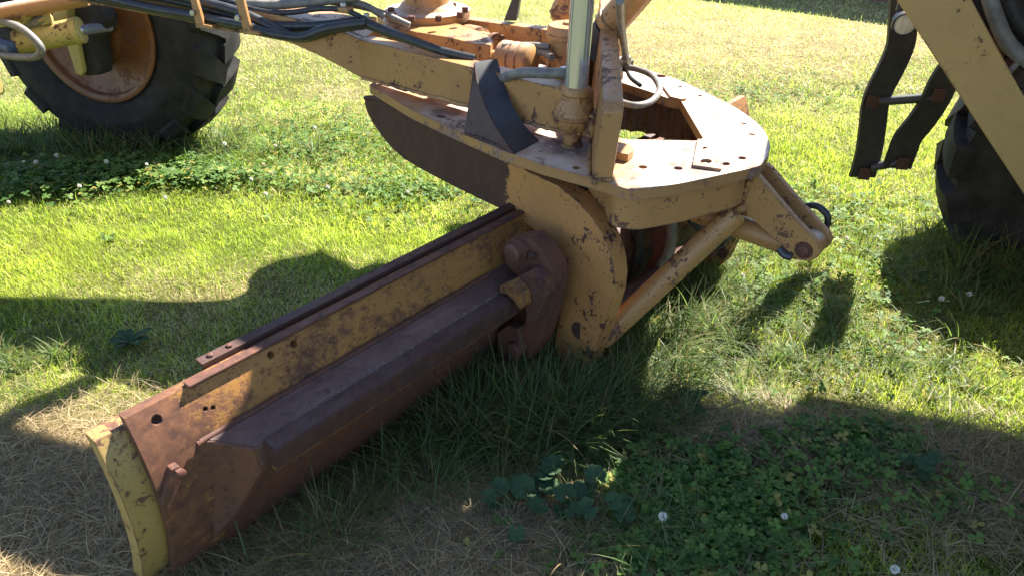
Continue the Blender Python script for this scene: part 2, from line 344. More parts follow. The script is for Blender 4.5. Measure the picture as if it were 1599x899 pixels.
# --- big curved blade arms
pA = pz(913, 590, .05); pB = pz(568, 155, .72); ad = (pB-pA); ad.z = 0; ad.normalize(); an = ad.cross(Zv)
arm_px = [(568, 156), (592, 158), (640, 181), (700, 212), (760, 238), (820, 266), (870, 290), (898, 312), (922, 338), (942, 368), (953, 395), (958, 417), (960, 440), (957, 465), (945, 506), (930, 545), (913, 588), (900, 596), (876, 580), (866, 560), (866, 530), (873, 490), (878, 450), (876, 425), (866, 398), (846, 370), (822, 351), (798, 336), (772, 323), (745, 310), (700, 288), (653, 263), (630, 249), (611, 232), (596, 214), (584, 197), (574, 180), (569, 164)]
armpoly = [pplane(*p, pA, an) for p in arm_px]
thick = -L*.075
prism('blade_arm', armpoly, thick, 'arm', R_, .007)
lip = spline([pplane(*p, pA, an)+Zv*.004-L*.01 for p in arm_px[:6]], 4)
tube('arm_rib', lip, .010, 'arm', R_, 8, 1)
prism('blade_arm', [p-L*1.0 for p in armpoly], thick, 'arm', R_, .007)
# --- moldboard: curved profile swept along the blade
def prof_f(z): return .022+.95*(z-.33)**2*(2.0 if z > .33 else 1.0)*(.62 if z > .33 else 1)
NEAR, FAR = 1.80, -1.17
def sweep(name, l0, l1, zs, off0, off1, mat, parent, nl=24, ztop=None):
    bm = bmesh.new(); rows = []
    for i in range(nl+1):
        l = l0+(l1-l0)*i/nl; row = []
        for z in zs: row.append(bm.verts.new(CF(prof_f(z)+off0, l, z)))
        for z in reversed(zs): row.append(bm.verts.new(CF(prof_f(z)+off1, l, z)))
        rows.append(row)
    n = len(rows[0])
    for A, B_ in zip(rows, rows[1:]):
        for k in range(n): bm.faces.new((A[k], A[(k+1) % n], B_[(k+1) % n], B_[k]))
    for r in (rows[0], rows[-1]):
        m_ = len(zs)
        for k in range(m_-1): bm.faces.new((r[k], r[k+1], r[2*m_-2-k], r[2*m_-1-k]))
    return from_bm(name, bm, mat, parent)
zs = [-.06+.606*i/47 for i in range(48)]
mold = sweep('moldboard', NEAR, FAR, zs, 0, .026, 'band', R_, 40)
# bolt holes drilled through the moldboard
cut = bmesh.new()
for (px, py, r) in [(423, 554, .009), (459, 537, .009), (245, 655, .012), (333, 636, .006), (321, 638, .006)]:
    p = pf(px, py, .05)
    for _ in range(4): p = pf(px, py, prof_f(p.z))
    add_lathe(cut, p-F*.08, F, [(0, r), (.2, r)], 14)
co = from_bm('cutter', cut, None)
md = mold.modifiers.new('holes', 'BOOLEAN'); md.object = co; md.operation = 'DIFFERENCE'; md.solver = 'EXACT'
dg = bpy.context.evaluated_depsgraph_get(); new = bpy.data.meshes.new_from_object(mold.evaluated_get(dg))
mold.modifiers.clear(); mold.data = new; bpy.data.objects.remove(co)
mold.data.polygons.foreach_set('use_smooth', [False]*len(mold.data.polygons)); mold.data.materials.clear(); mold.data.materials.append(M['band'])
sweep('end_extension', 1.862, 1.56, [-.06+.575*i/16 for i in range(17)], .032, .080, 'endplate', mold, 8)
# lower back: a rusty doubler sheet over the lower half
sweep('back_sheet', 1.66, FAR+.05, [-.05+.32*i/10 for i in range(11)], -.012, -.001, 'rust', mold, 30)
# slide channel: shelf with slanted near end, and its lip rail
sec_end = [(.045, .430), (.012, .426), (-.050, .394), (-.053, .322), (.0, .20), (.045, .12)]
sec = [(.045, .432), (.012, .428), (-.052, .396), (-.055, .336), (.0, .300), (.045, .280)]
def shear(f): return 1.70+(f-.045)*1.05
bm = bmesh.new(); A = [bm.verts.new(CF(f, shear(f), z)) for f, z in sec]; B_ = [bm.verts.new(CF(f, -1.05, z)) for f, z in sec]
bm.faces.new(A); bm.faces.new(B_)
for k in range(len(sec)): bm.faces.new((A[k], A[(k+1) % 6], B_[(k+1) % 6], B_[k]))
bmesh.ops.bevel(bm, geom=bm.edges[:], offset=.005, segments=2, affect='EDGES', clamp_overlap=True)
from_bm('slide_channel', bm, 'rustp', mold)
prism('end_gusset', [CF(f, shear(f)+.002, z) for f, z in sec_end], -L*.022, 'rust', mold, .003)
bm = bmesh.new()
sec2 = [(-.046, .404), (-.084, .396), (-.090, .390), (-.090, .338), (-.086, .333), (-.046, .333)]
A = [bm.verts.new(CF(f, 1.575, z)) for f, z in sec2]; B_ = [bm.verts.new(CF(f, -1.02, z)) for f, z in sec2]
bm.faces.new(A); bm.faces.new(B_)
for k in range(6): bm.faces.new((A[k], A[(k+1) % 6], B_[(k+1) % 6], B_[k]))
bmesh.ops.bevel(bm, geom=bm.edges[:], offset=.004, segments=2, affect='EDGES', clamp_overlap=True)
from_bm('slide_rail', bm, 'rustdark', mold)
prism('rail_weld', [CF(f, 1.57, z) for f, z in [(-.056, .333), (-.080, .331), (-.074, .318), (-.056, .316)]], L*-1.0, 'band', mold, .002)
# a line of dry grit lying on the shelf
bm = bmesh.new()
for i in range(1100):
    l = random.uniform(.72, 1.45); w = math.exp(-((l-1.05)/.35)**2)
    if random.random() > .35+.65*w: continue
    f = -.041+random.gauss(0, .0035); p = CF(f, l, .4015+(f+.041)*.5); r = random.uniform(.001, .0026)
    for s in range(1):
        vs_ = [bm.verts.new(p+Vector((random.uniform(-1, 1), random.uniform(-1, 1), random.uniform(.0, 1)))*r) for _ in range(4)]
        for t in ((0, 1, 2), (0, 2, 3), (0, 3, 1), (1, 3, 2)): bm.faces.new([vs_[k] for k in t])
g = from_bm('grit', bm, plain('grit', (.22, .19, .15), (.40, .36, .30), 30, .9), mold, False); g['kind'] = 'stuff'
for px, py in [(495, 593), (509, 611)]:
    c = pplane(px, py, CF(0, 0, .415), (Zv-F*.5).normalized()); lathe('bolt', c-Zv*.006, Zv-F*.5, [(0, .010), (.006, .011), (.012, .008), (.014, .0)], 'rustdark', mold, 10)
# angle bar bolted along the top edge (front side)
prism('top_angle', [CF(f, 1.60, z) for f, z in [(.106, .48), (.106, .560), (.134, .563), (.134, .555), (.114, .552), (.114, .48)]], L*-2.4, 'rustdark', mold, .002)
prism('top_lip', [CF(f, 1.66, z) for f, z in [(.060, .547), (.060, .556), (.086, .556), (.086, .547)]], L*-2.6, 'rust', mold, .003)
for l in (1.57, 1.52):
    lathe('bolt', CF(.120, l, .560), Zv, [(0, .008), (.006, .008), (.008, .005)], 'rust', mold, 6)
# bolt and stop bar near the end
pb = pf(279, 737, .008)
lathe('stop_bolt', pb, -F, [(0, .013), (.012, .013), (.014, .010)], 'rust', mold, 6)
prism('stop_bar', [pf(*p, .010) for p in [(268, 733), (280, 727), (290, 738), (265, 798), (252, 790)]], F*.03, 'rust', mold, .003)
# --- slide bracket casting hooked over the rail, beside the arm
br = [pl(*p, .655) for p in [(800, 374), (826, 372), (846, 392), (862, 420), (864, 452), (856, 492), (844, 532), (828, 560), (810, 564), (800, 545), (814, 520), (822, 492), (828, 462), (816, 436), (800, 424), (788, 410), (788, 388)]]
bk = prism('slide_bracket', br, -L*.075, 'rust', R_, .004)
prism('clamp_jaw', [pl(*p, .70) for p in [(806, 432), (828, 422), (850, 438), (854, 462), (838, 500), (824, 506), (820, 482), (830, 462), (818, 446)]], -L*.046, 'rust', bk, .004)
prism('wear_shoe', [pl(*p, .735) for p in [(780, 446), (798, 439), (810, 448), (818, 462), (820, 478), (812, 484), (802, 470), (792, 460), (780, 458)]], -L*.034, 'band', bk, .003)
lathe('pivot_pin', pl(797, 397, .70), -L, [(0, .024), (.004, .030), (.024, .031), (.025, .039), (.06, .040)], 'rust', bk, 24)
lathe('lower_pin', pl(800, 548, .70), -L, [(0, .022), (.005, .027), (.03, .027), (.06, .027)], 'rust', bk, 20)
prism('lower_jaw', [pl(*p, .68) for p in [(775, 520), (793, 507), (808, 513), (812, 540), (806, 562), (788, 570), (778, 553)]], -L*.045, 'rust', bk, .004)
for px, py in ((846, 440), (838, 486), (832, 398)): bolt('bolt', pl(px, py, .662 if px != 846 else .706), L, .011, .012, 'rustdark', bk)
# --- drawbar: two A-frame beams, cross plate and the tongue running to the front
b0 = pz(900, 147, .95); b1 = pz(560, 60, .955); bn = (b1-b0); bn.z = 0; bn.normalize(); bnn = bn.cross(Zv)
nb = [pplane(*p, b0, bnn) for p in [(905, 150), (885, 142), (800, 121), (700, 96), (620, 76), (560, 62), (520, 70), (540, 108), (565, 122), (640, 141), (734, 167), (820, 190), (885, 206), (905, 214)]]
drawbar = prism('drawbar_beam', nb, -L*.075, 'paint_chip', R_, .005)
fb0 = pl(900, 53, -.18); fbq = pl(725, 30, -.14); fn = (fbq-fb0); fn.z = 0; fn.normalize(); fnn = fn.cross(Zv)
fb = [pplane(*p, fb0, fnn) for p in [(960, 62), (890, 52), (800, 40), (725, 30), (640, 18), (640, 80), (725, 84), (800, 92), (890, 112), (960, 130)]]
prism('drawbar_beam', fb, -L*.06, 'paint_chip', R_, .005)
tp0 = pplane(560, 60, b0, bnn); tp1 = pl2(110, -10, .27); tn = (tp1-tp0); tn.z = 0; tn = Zv.cross(tn.normalized())
if tn.dot(CAMP-tp0) < 0: tn = -tn
def ptg(px, py, off): return pplane(px, py, tp0+tn*off, tn)
tg = [ptg(*p, .0) for p in [(566, 64), (540, 52), (470, 32), (380, 12), (300, -6), (200, -25), (60, -48), (60, -6), (180, 14), (280, 32), (340, 47), (400, 57), (451, 67), (490, 84), (530, 104), (566, 124)]]
prism('drawbar_tongue', tg, -tn*.24, 'paint_chip', R_, .006)
# --- circle drive gearbox
gbx = grp('gearbox', R_)
gz = .86
def gp(px, py, z): return pz(px, py, z)
gc = gp(672, 42, .93)
body = [gp(*p, .95) for p in [(588, 24), (600, 16), (640, 12), (720, 38), (758, 52), (772, 62), (766, 70), (740, 68), (700, 58), (650, 50), (604, 38)]]
prism('housing', body, Zv*-.13, 'paint_chip', gbx, .008)
lathe('flange', gp(668, 22, .962), Zv, [(-.02, .172), (0, .176), (.018, .176), (.024, .168), (.026, .12), (.05, .1)], 'plate', gbx, 40)
lathe('cap', gp(667, 8, 1.0), Zv, [(-.03, .10), (.0, .092), (.10, .090), (.104, .096), (.13, .096), (.135, .09)], 'paint', gbx, 36)
fc = gp(668, 22, .985)
for i in range(9):
    a = 2*math.pi*i/9+.2; bolt('bolt', fc+Vector((math.cos(a), math.sin(a), 0))*.150, Zv, .014, .020, 'rust', gbx)
lathe('pinion_cover', gp(742, 68, .89), gp(796, 82, .89)-gp(742, 68, .89), [(-.05, .065), (.03, .066), (.035, .052), (.10, .050), (.105, .058), (.125, .058)], 'paint_chip', gbx, 24)
for i in range(4):
    a = math.pi*i/2+.6; bolt('bolt', gp(774, 77, .89)+Zv*.05*math.sin(a)+L*.05*math.cos(a), gp(796, 82, .89)-gp(742, 68, .89), .009, .014, 'rust', gbx)
mo = grp('hydraulic_motor', R_)
ma = gp(782, 90, .90); mb = gp(838, 98, .90)
lathe('motor_body', ma, mb-ma, [(0, .055), (.01, .062), (.05, .062), (.052, .056), (.058, .062), (.085, .062), (.088, .056), (.094, .062), (.125, .060), (.135, .048), (.14, .03)], 'plate', mo, 24)
rod('shaft', ma-(mb-ma).normalized()*.08, ma, .022, 'paint', mo)
pot = gp(888, 132, .80)
lathe('swivel_pot', pot, Zv, [(0, .085), (.17, .085), (.172, .089), (.185, .089), (.187, .085), (.205, .085), (.215, .080), (.217, .03), (.225, .028), (.226, .0)], 'paint', R_, 36)
# --- lift cylinders: chrome rod into a ball socket on the plate
def lift(base, top, r, sc=1.0):
    g_ = grp('lift_cylinder', R_); d = (top-base).normalized()
    rod('chrome_rod', base+d*.16*sc, top, r, 'chrome', g_, 28)
    lathe('rod_collar', base+d*.150*sc, d, [(0, .040*sc), (.004, .044*sc), (.022*sc, .044*sc), (.026*sc, .041*sc), (.03*sc, .030*sc)], 'paint', g_, 28)
    lathe('ball_socket', base, d, [(.0, .026*sc), (.02*sc, .030*sc), (.035*sc, .030*sc), (.05*sc, .050*sc), (.070*sc, .062*sc), (.085*sc, .064*sc), (.088*sc, .068*sc), (.094*sc, .068*sc), (.097*sc, .063*sc), (.12*sc, .056*sc), (.14*sc, .042*sc), (.158*sc, .038*sc)], 'paint_chip', g_, 32)
    lathe('socket_foot', base-d*.02, d, [(0, .034*sc), (.02, .034*sc), (.024, .026*sc)], 'paint_chip', g_, 24)
    s2 = base+d*.06*sc+Vector((.05, -.028, 0))*sc
    lathe('socket_bolt_boss', s2, d, [(-.03*sc, .022*sc), (-.026*sc, .026*sc), (.03*sc, .026*sc), (.034*sc, .018*sc), (.046*sc, .017*sc), (.048*sc, .0)], 'paint_chip', g_, 20)
    return g_
lb = pz(893, 224, ZP+.005); lift(lb, pl(921, -60, .385)+Zv*.4, .034)
lb2 = pl(882, 55, -.36); lift(lb2, lb2+Vector((.02, .02, .95)), .034)
# --- upright lug beside the rod, its back edge rising
pd = Vector((.085, 1, 0)).normalized(); pn = Vector((1, -.085, 0)).normalized(); p0 = pz(924, 282, ZP+.001)
post = [p0+pd*a+Zv*(z-ZP)+pn*(z-ZP)*.08 for a, z in [(0, ZP), (0, .975), (.025, .992), (.6, 1.03), (1.12, 1.06), (1.16, 1.0), (1.16, ZP)]]
lug = prism('cross_beam', post, pn*.056, 'paint_chip', R_, .005)
# --- side-shift cylinder
ca, cb = pl(950, 42, -.05), pl(1010, -28, -.05)
cg = grp('side_shift_cylinder', R_); cd = (cb-ca).normalized()
lathe('barrel', ca, cd, [(0, .040), (.004, .058), (.03, .058), (.032, .052), (.9, .052)], 'paint', cg, 28)
lathe('gland', ca-cd*.03, cd, [(-.035, .02), (-.03, .045), (.02, .05), (.03, .03)], 'rubber', cg, 20)
lathe('rod_eye', pl(943, 78, -.05), L, [(-.03, .045), (.03, .045)], 'black', cg, 20)
# --- wedge-shaped deflector
Lp = [(742, 97, .985), (747, 130, .93), (760, 168, .875), (780, 205, .822), (803, 239, .785)]
Rp = [(776, 92, .985), (786, 128, .93), (801, 166, .875), (820, 197, .822), (841, 219, .785)]
wl_ = spline([pz(*p) for p in Lp], 5); wr_ = spline([pz(*p) for p in Rp], 5)
bm = bmesh.new(); t_ = Vector((.002, .006, -.006))
rows = [[bm.verts.new(a), bm.verts.new(b), bm.verts.new(b+t_), bm.verts.new(a+t_)] for a, b in zip(wl_, wr_)]
for A, B_ in zip(rows, rows[1:]):
    for k in range(4): bm.faces.new((A[k], A[(k+1) % 4], B_[(k+1) % 4], B_[k]))
bm.faces.new(rows[0]); bm.faces.new(rows[-1])
defl = from_bm('deflector', bm, 'steel', R_)
base_l = pz(725, 208, ZP+.003); gpoly = [p-Vector((.003, .003, 0)) for p in wl_[::2]]+[pz(765, 222, ZP+.003), base_l, pz(733, 152, .89)]
prism('side_gusset', gpoly, Vector((.006, .004, -.002)), 'rustdark', defl, 0)
ff = pl(806, 33, -.2); prism('deflector', [ff, ff+Zv*.12+Vector((.02, 0, 0)), ff+Zv*.1+Vector((-.01, 0, 0)), ff+Vector((-.05, 0, 0))], Vector((.01, .06, 0)), 'steel', R_, .002)
# --- strut pipe and clevis arms at the back
sa, sb = pl(938, 530, .44), pl(1150, 332, .19)
rod('brace_pipe', sa, sb, .037, 'paint', R_, 24)
clev = [(1177, 270), (1184, 276), (1230, 330), (1276, 380), (1281, 392), (1276, 403), (1262, 409), (1246, 406), (1236, 400), (1200, 366), (1164, 334), (1130, 332), (1126, 300), (1150, 284)]
near = prism('clevis_arm', [pl(*p, .17) for p in clev], -L*.026, 'paint', R_, .004)
off = pl(1193, 258, .06)-pl(1181, 272, .06)
prism('clevis_arm', [pl(*p, .17)-L*.085 for p in clev], -L*.024, 'paint_chip', R_, .004)
pc_ = pl(1255, 391, .17)
lathe('clevis_pin', pc_+L*.012, -L, [(0, .012), (.003, .018), (.15, .018)], 'rust', near, 20)
lathe('pin_retainer', pc_+L*.004, -L, [(0, .026), (.003, .027), (.02, .027)], 'rust', near, 20)
lathe('pin_bushing', pc_-L*.03, -L, [(0, .038), (.05, .038)], 'plate', near, 24)
rod('tilt_cylinder', pl(1085, 330, .12), pl(1250, 388, .12), .036, 'paint', R_, 20)
tube('hose', [pl(1257, 322, .02), pl(1275, 322, .02), pl(1291, 335, .02), pl(1292, 350, .02), pl(1286, 360, .02)], .010, 'hose', R_, 10)
lathe('hose_clip', pl(1289, 357, .02), L, [(-.005, .012), (.005, .012)], 'zinc', R_, 12)
tube('grease_line', [pl(1216, 388, .18), pl(1225, 398, .18), pl(1236, 402, .18)], .012, 'steel', R_, 8)
prism('weld_collar', [pl(*p, .19) for p in [(1118, 338), (1160, 318), (1164, 330), (1128, 352)]], -L*.05, 'paint', R_, .008)
# --- dark clutter under the circle: hoses, the tilt link and a cross beam
for i, (a, b, c, r) in enumerate([((985, 345), (1000, 400), (975, 450), .014), ((1000, 345), (990, 420), (960, 480), .016), ((1050, 345), (1045, 390), (1020, 430), .018), ((1080, 345), (1100, 370), (1075, 400), .014)]):
    tube('hose', [pl(*a, .1)+Zv*.05, pl(*a, .1), pl(*b, .05), pl(*c, .0)], r, 'hosegrey' if i == 2 else 'rubber', R_, 10)
prism('tilt_link', [pl(*p, .0) for p in [(1010, 345), (1060, 345), (1045, 400), (1030, 450), (1005, 470), (1000, 430), (1020, 390)]], -L*.05, 'rust', R_, .008)
rod('pivot_shaft', CF(-.06, .5, .35), CF(-.06, -.5, .35), .05, 'rust', R_, 24)
rod('cross_tube', CF(-.2, .52, .22), CF(-.2, -.5, .22), .035, 'rustdark', R_, 20)
tube('hook', [pl(1135, 370, -.1), pl(1122, 378, -.1), pl(1110, 388, -.1), pl(1118, 396, -.1)], .010, 'rust', R_, 8)
lathe('roller', pl(1120, 362, -.1), L, [(-.04, .05), (-.035, .055), (.035, .055), (.04, .05)], 'rubber', R_, 24)
# --- hoses: the bundle along the drawbar, looped line over the circle
hs = [([(-20, -60), (150, -32), (300, 0), (380, 22), (450, 55), (480, 58), (520, 45), (570, 38)], .17, .019),
      ([(100, -20), (220, 10), (300, 24), (380, 40), (420, 52), (470, 58), (510, 45), (572, 36)], .20, .017),
      ([(0, -40), (200, -12), (300, 8), (380, 30), (430, 40), (500, 40), (560, 33)], .15, .016),
      ([(90, -12), (220, 14), (300, 30), (370, 44)], .17, .011), ([(120, -30), (260, -6), (360, 4), (430, 8), (480, 4), (560, -4)], .10, .017),
      ([(300, -14), (380, 2), (440, 4), (490, -1), (560, 6), (600, 26)], .07, .013), ([(180, -30), (320, -8), (400, 16), (450, 20), (500, 14), (540, 17), (575, 33)], .13, .010),
      ([(490, 0), (560, 10), (600, 22), (640, 40)], .02, .012)]
for i, (pp, l, r) in enumerate(hs): tube('hose', [ptg(*p, l-.14) for p in pp], r, 'hosegrey' if i in (4, 5, 7) else 'hose', R_, 12)
tube('hose', [ptg(572, 37, .05), pz(600, 48, 1.0), pz(650, 66, .985), pz(690, 80, .97), pz(742, 92, .955)], lambda t: .019-.006*t, 'hose', R_, 12)
lathe('hose_clamp', ptg(596, 47, .05), ptg(604, 50, .05)-ptg(596, 47, .05), [(0, .021), (.014, .021)], 'zinc', R_, 16)
for px, py in ((537, 15), (573, 32)):
    cgp = ptg(px, py, -.02); c_ = box('hose_saddle', cgp, F2*.03, L2*.022, Zv*.010, 'paint', R_, .004); bolt('bolt', cgp+Zv*.01, Zv, .011, .014, 'zinc', c_)
for a in ([(294, -12), (303, -12), (318, 40), (306, 42)], [(364, -10), (378, -8), (392, 50), (379, 48)]):
    st = prism('clamp_strap', [ptg(*p, .095) for p in a], -tn*.02, 'paint', R_, .003)
    bolt('bolt', ptg(a[0][0]+8, 20 if a[0][0] < 330 else 28, .096), tn, .011, .012, 'zinc', st)
    prism('strap_foot', [ptg(*p, .095) for p in [(a[2][0]-14, a[2][1]-4), (a[2][0]+12, a[2][1]+1), (a[2][0]+14, a[2][1]+6), (a[2][0]-12, a[2][1]+4)]], -tn*.1, 'paint', st, .002)
tube('hose', [pz(782, 124, .93), pz(802, 117, .965), pz(822, 114, .98), pz(862, 115, .98), pz(884, 115, .98)], .016, 'hosegrey', R_, 12)
lathe('fitting', pz(876, 115, .98), pz(884, 113, .98)-pz(874, 115, .98), [(0, .02), (.05, .02)], 'zinc', R_, 6)
tube('hose', [pz(785, 72, .95), pz(830, 71, .95), pz(858, 74, .95)], .011, 'hosegrey', R_, 10)
tube('hose', [pz(820, 82, .93), pz(845, 82, .93), pz(862, 90, .93)], .013, 'hosegrey', R_, 10)
tube('hose', [pz(*p) for p in [(978, 105, .86), (1000, 110, .86), (1020, 120, .86), (1030, 140, .85), (1018, 158, .84), (995, 165, .84), (970, 160, .84), (950, 148, .84)]], .011, 'hosegrey', R_, 12)
tube('hose', [pz(*p) for p in [(968, 0, 1.22), (970, 40, 1.08), (975, 75, .95), (978, 100, .86)]], .013, 'hosegrey', R_, 12)
tube('hose', [pz(*p) for p in [(952, 80, .95), (952, 92, .9), (962, 95, .88), (966, 108, .86), (958, 120, .85), (945, 128, .85)]], .014, 'hosegrey', R_, 12)
tube('hose', [pz(*p) for p in [(978, 108, .84), (985, 122, .82), (1000, 134, .81)]], .008, 'hose', R_, 8)
vb = box('valve_block', pz(974, 102, .85), F*.03, L*.022, Zv*.02, 'steel', R_, .004)
tube('blue_line', [pz(*p) for p in [(946, 90, .9), (952, 98, .88), (958, 108, .86)]], .016, 'blue', R_, 10)
for p in ((966, 98, .875), (978, 103, .86), (978, 96, .88)): lathe('fitting', pz(*p), Zv, [(0, .018), (.016, .018), (.02, .014)], 'zinc', R_, 6)
# weld beads at the main joints
def weld(pts, r=.006, mat='paint'):
    P_ = spline(pts, 14); bm = bmesh.new(); add_tube(bm, [p+Vector((random.gauss(0, 1), random.gauss(0, 1), random.gauss(0, 1)))*r*.18 for p in P_], lambda t: r*random.uniform(.75, 1.25), 7); return from_bm('weld_bead', bm, mat, R_)
weld([pplane(*p, b0, bnn)+L*.003 for p in [(566, 122), (640, 141), (734, 167), (820, 190), (900, 212)]], .007, 'paint_chip')
weld([pl(*p, .175) for p in [(1177, 271), (1168, 290), (1158, 318)]], .008)
weld([p0+pn*.058+Zv*.004, p0+pn*.03-pd*.004+Zv*.004, p0-pn*.003+Zv*.004, p0+pd*.3-pn*.003+Zv*.004], .006, 'paint_chip')
weld([CF(.022, 1.69, .432), CF(.022, 1.3, .432), CF(.022, .7, .432)], .005, 'rust')
for px, py, z in ((742, 200, ZP+.004), (790, 222, ZP+.004)): bolt('bolt', pz(px, py, z), Zv, .012, .012, 'rust', defl)
weld([pz(726, 209, ZP+.003), pz(765, 223, ZP+.003), pz(803, 239, ZP+.003)], .005, 'rustdark')
# --- wheels
def wheel(centre, axis, Rt, W, Rr, nl, slant, lug_h, inner=True):
    """axis points to the side that shows the dish; centre = middle of the tyre"""
    g_ = grp('wheel', R_); a = axis.normalized(); u = a.cross(Zv).normalized(); v = u.cross(a)
    bm = bmesh.new(); h = W/2; rb = Rt-lug_h
    add_lathe(bm, centre, a, [(-h*.80, Rr), (-h*.98, Rr+.06), (-h*1.02, Rr+(rb-Rr)*.5), (-h*.96, Rr+(rb-Rr)*.78), (-h*.86, rb-.012), (-h*.6, rb), (0, rb+.006), (h*.6, rb), (h*.86, rb-.012), (h*.96, Rr+(rb-Rr)*.78), (h*1.02, Rr+(rb-Rr)*.52), (h*1.03, Rr+(rb-Rr)*.49), (h*1.02, Rr+(rb-Rr)*.46), (h*.98, Rr+.06), (h*.80, Rr)], 72, False)
    def P(t, ax, r): return centre+a*ax+(u*math.cos(t)+v*math.sin(t))*r
    dt = 2*math.pi/nl
    for side in (-1, 1):
        for i in range(nl):
            t0 = i*dt+(dt/2 if side > 0 else 0); ww = dt*.30
            st = [(-.08, t0, ww*.8, Rt), (.35, t0+slant*.45, ww, Rt), (.72, t0+slant*.75, ww*1.1, Rt-.006), (.93, t0+slant*.97, ww*1.2, Rt-.022), (1.0, t0+slant, ww*1.15, rb-.03)]
            rows = []
            for s, t, w, r in st:
                ax = side*h*s; rl = rb-.03; axl = ax*(.985 if s < 1 else .95)
                rows.append([bm.verts.new(P(t-w, axl, min(rl, r-.02))), bm.verts.new(P(t-w*.82, ax, r)), bm.verts.new(P(t+w*.82, ax, r)), bm.verts.new(P(t+w, axl, min(rl, r-.02)))])
            for A, B_ in zip(rows, rows[1:]):
                for k in range(4): bm.faces.new((A[k], A[(k+1) % 4], B_[(k+1) % 4], B_[k]))
            bm.faces.new(rows[0]); bm.faces.new(rows[-1])
    from_bm('tyre', bm, 'tyre', g_)
    rm = lathe('rim', centre, a, [(h*.78, Rr-.02), (h*.86, Rr+.012), (h*.95, Rr+.014), (h*.97, Rr-.004), (h*.92, Rr-.024), (h*.72, Rr-.034), (h*.66, Rr-.05), (h*.30, Rr-.07), (h*.05, Rr*.62), (-h*.05, Rr*.55), (-h*.08, Rr*.50), (-h*.08, 0)], 'rim', g_, 64)
    lathe('hub', centre, a, [(-h*.1, Rr*.46), (h*.18, Rr*.44), (h*.2, Rr*.36), (h*.5, Rr*.30), (h*.52, Rr*.2), (h*.7, Rr*.16)], 'rustdark', g_, 32)
    for i in range(12):
        t = 2*math.pi*i/12; bolt('wheel_nut', P(t, -h*.02, Rr*.53), a, .016, .026, 'rust', g_)
    return g_
fw = MF(3.15, -.67-.19, .68)
wheel(fw, (L2+F2*-.10+Zv*.03), 0.72, .38, .39, 17, -.16, .045)
wheel(MF(3.07, .95, .66), -L2, .70, .36, .375, 17, .16, .045)
rw = MF(-1.76, -1.04, .43)
wheel(rw, L2, .585, .38, .24, 16, -.2, .05); wheel(MF(-3.25, -1.04, .52), L2, .60, .38, .33, 16, -.2, .05)
wheel(MF(-2.35, 1.0, .54), -L2, .60, .38, .33, 16, .2, .05); wheel(MF(-3.75, 1.0, .54), -L2, .60, .38, .33, 16, .2, .05)
# --- front axle: beam, steering ram, tie rod, knuckle
def q(px, py, l): return pl2(px, py, l)
ram_a, ram_b = q(28, 66, -.28), q(122, 48, -.42)
rg = grp('steering_ram', R_)
rod('ram_barrel', ram_a, ram_b, .062, 'lemon', rg, 28); rod('ram_rod', ram_b, q(172, 42, -.62), .026, 'chrome', rg, 20)
lathe('ram_gland', ram_b-(ram_b-ram_a).normalized()*.02, ram_b-ram_a, [(0, .066), (.035, .066), (.04, .05)], 'lemon', rg, 28)
rod('ram_port', q(36, 40, -.3), q(76, 28, -.34), .026, 'hosegrey', rg, 16)
lathe('fitting', q(64, 32, -.33), q(76, 28, -.34)-q(64, 32, -.33), [(0, .03), (.05, .03)], 'lemon', rg, 6)
tube('hose', [q(*p, -.2) for p in [(-20, 26), (0, 33), (28, 42), (50, 58), (64, 76), (58, 88), (40, 90), (15, 88), (-20, 82)]], .019, 'hosegrey', R_, 12)
rod('tie_rod', q(-40, 28, -.15), q(135, -4, -.45), .042, 'plate', R_, 20)
prism('knuckle_lug', [q(*p, -.5) for p in [(80, 22), (104, 8), (106, 40), (92, 42), (84, 36)]], -L2*.10, 'lemon', R_, .01)
prism('axle_bracket', [q(*p, -.25) for p in [(-20, 28), (38, 22), (33, 40), (-20, 46)]], -L2*.12, 'lemon', R_, .006)
box('axle_beam', MF(3.12, .42, .62), F2*.09, L2*.45, Zv*.10, 'lemon', R_, .02)
prism('knuckle', [q(*p, -.55) for p in [(100, 5), (150, 5), (165, 30), (160, 55), (150, 62), (155, 100), (157, 118), (128, 120), (118, 100), (104, 60)]], -L2*.10, 'black', R_, .02)
prism('king_post', [q(*p, -.52) for p in [(102, 66), (121, 66), (130, 112), (127, 120), (118, 116)]], -L2*.03, 'lemon', R_, .008)
lathe('blue_cylinder', q(-10, 66, -.22), q(20, 76, -.22)-q(-10, 66, -.22), [(0, .034), (.12, .034), (.13, .02)], 'blue', R_, 16)
lathe('brake_drum', fw+L2*.02, L2, [(0, .2), (.14, .2), (.15, .17)], 'rim', R_, 32)
# --- main frame rising over the circle, and the lift yoke (above the picture)
gl = [q(1599+60, 388, .25), q(1599, 304, .25), q(1400, 0, .25)]
flz = lambda p: ((p-O).dot(F2), p.z)
(f0, z0), (f1, z1) = flz(q(1599, 304, .25)), flz(q(1400, 0, .25)); sl = (z1-z0)/(f1-f0)
g0, g1 = flz(q(1580, 200, .25)), flz(q(1452, 0, .25))
lo = lambda f: z0+sl*(f-f0)
w_ = g1[1]-lo(g1[0]); ft = -.27; zt = lo(ft)
side = [(-1.75, lo(-1.75)), (ft, zt), (-.12, zt+.05), (2.55, zt+.05), (2.75, zt-.05), (2.85, .95), (3.25, .95), (3.2, zt+.2), (2.9, zt+.27), (-.15, zt+.27), (-.36, zt+.17), (-1.75, lo(-1.75)+w_)]
for l in (.25, .09):
    prism('frame_side', [MF(f, l, z) for f, z in side], -L2*.055, 'frame', R_, .004)
box('frame_web', MF(1.25, .15, zt+.258), F2*1.5, L2*.10, Zv*.012, 'cab', R_, .002)
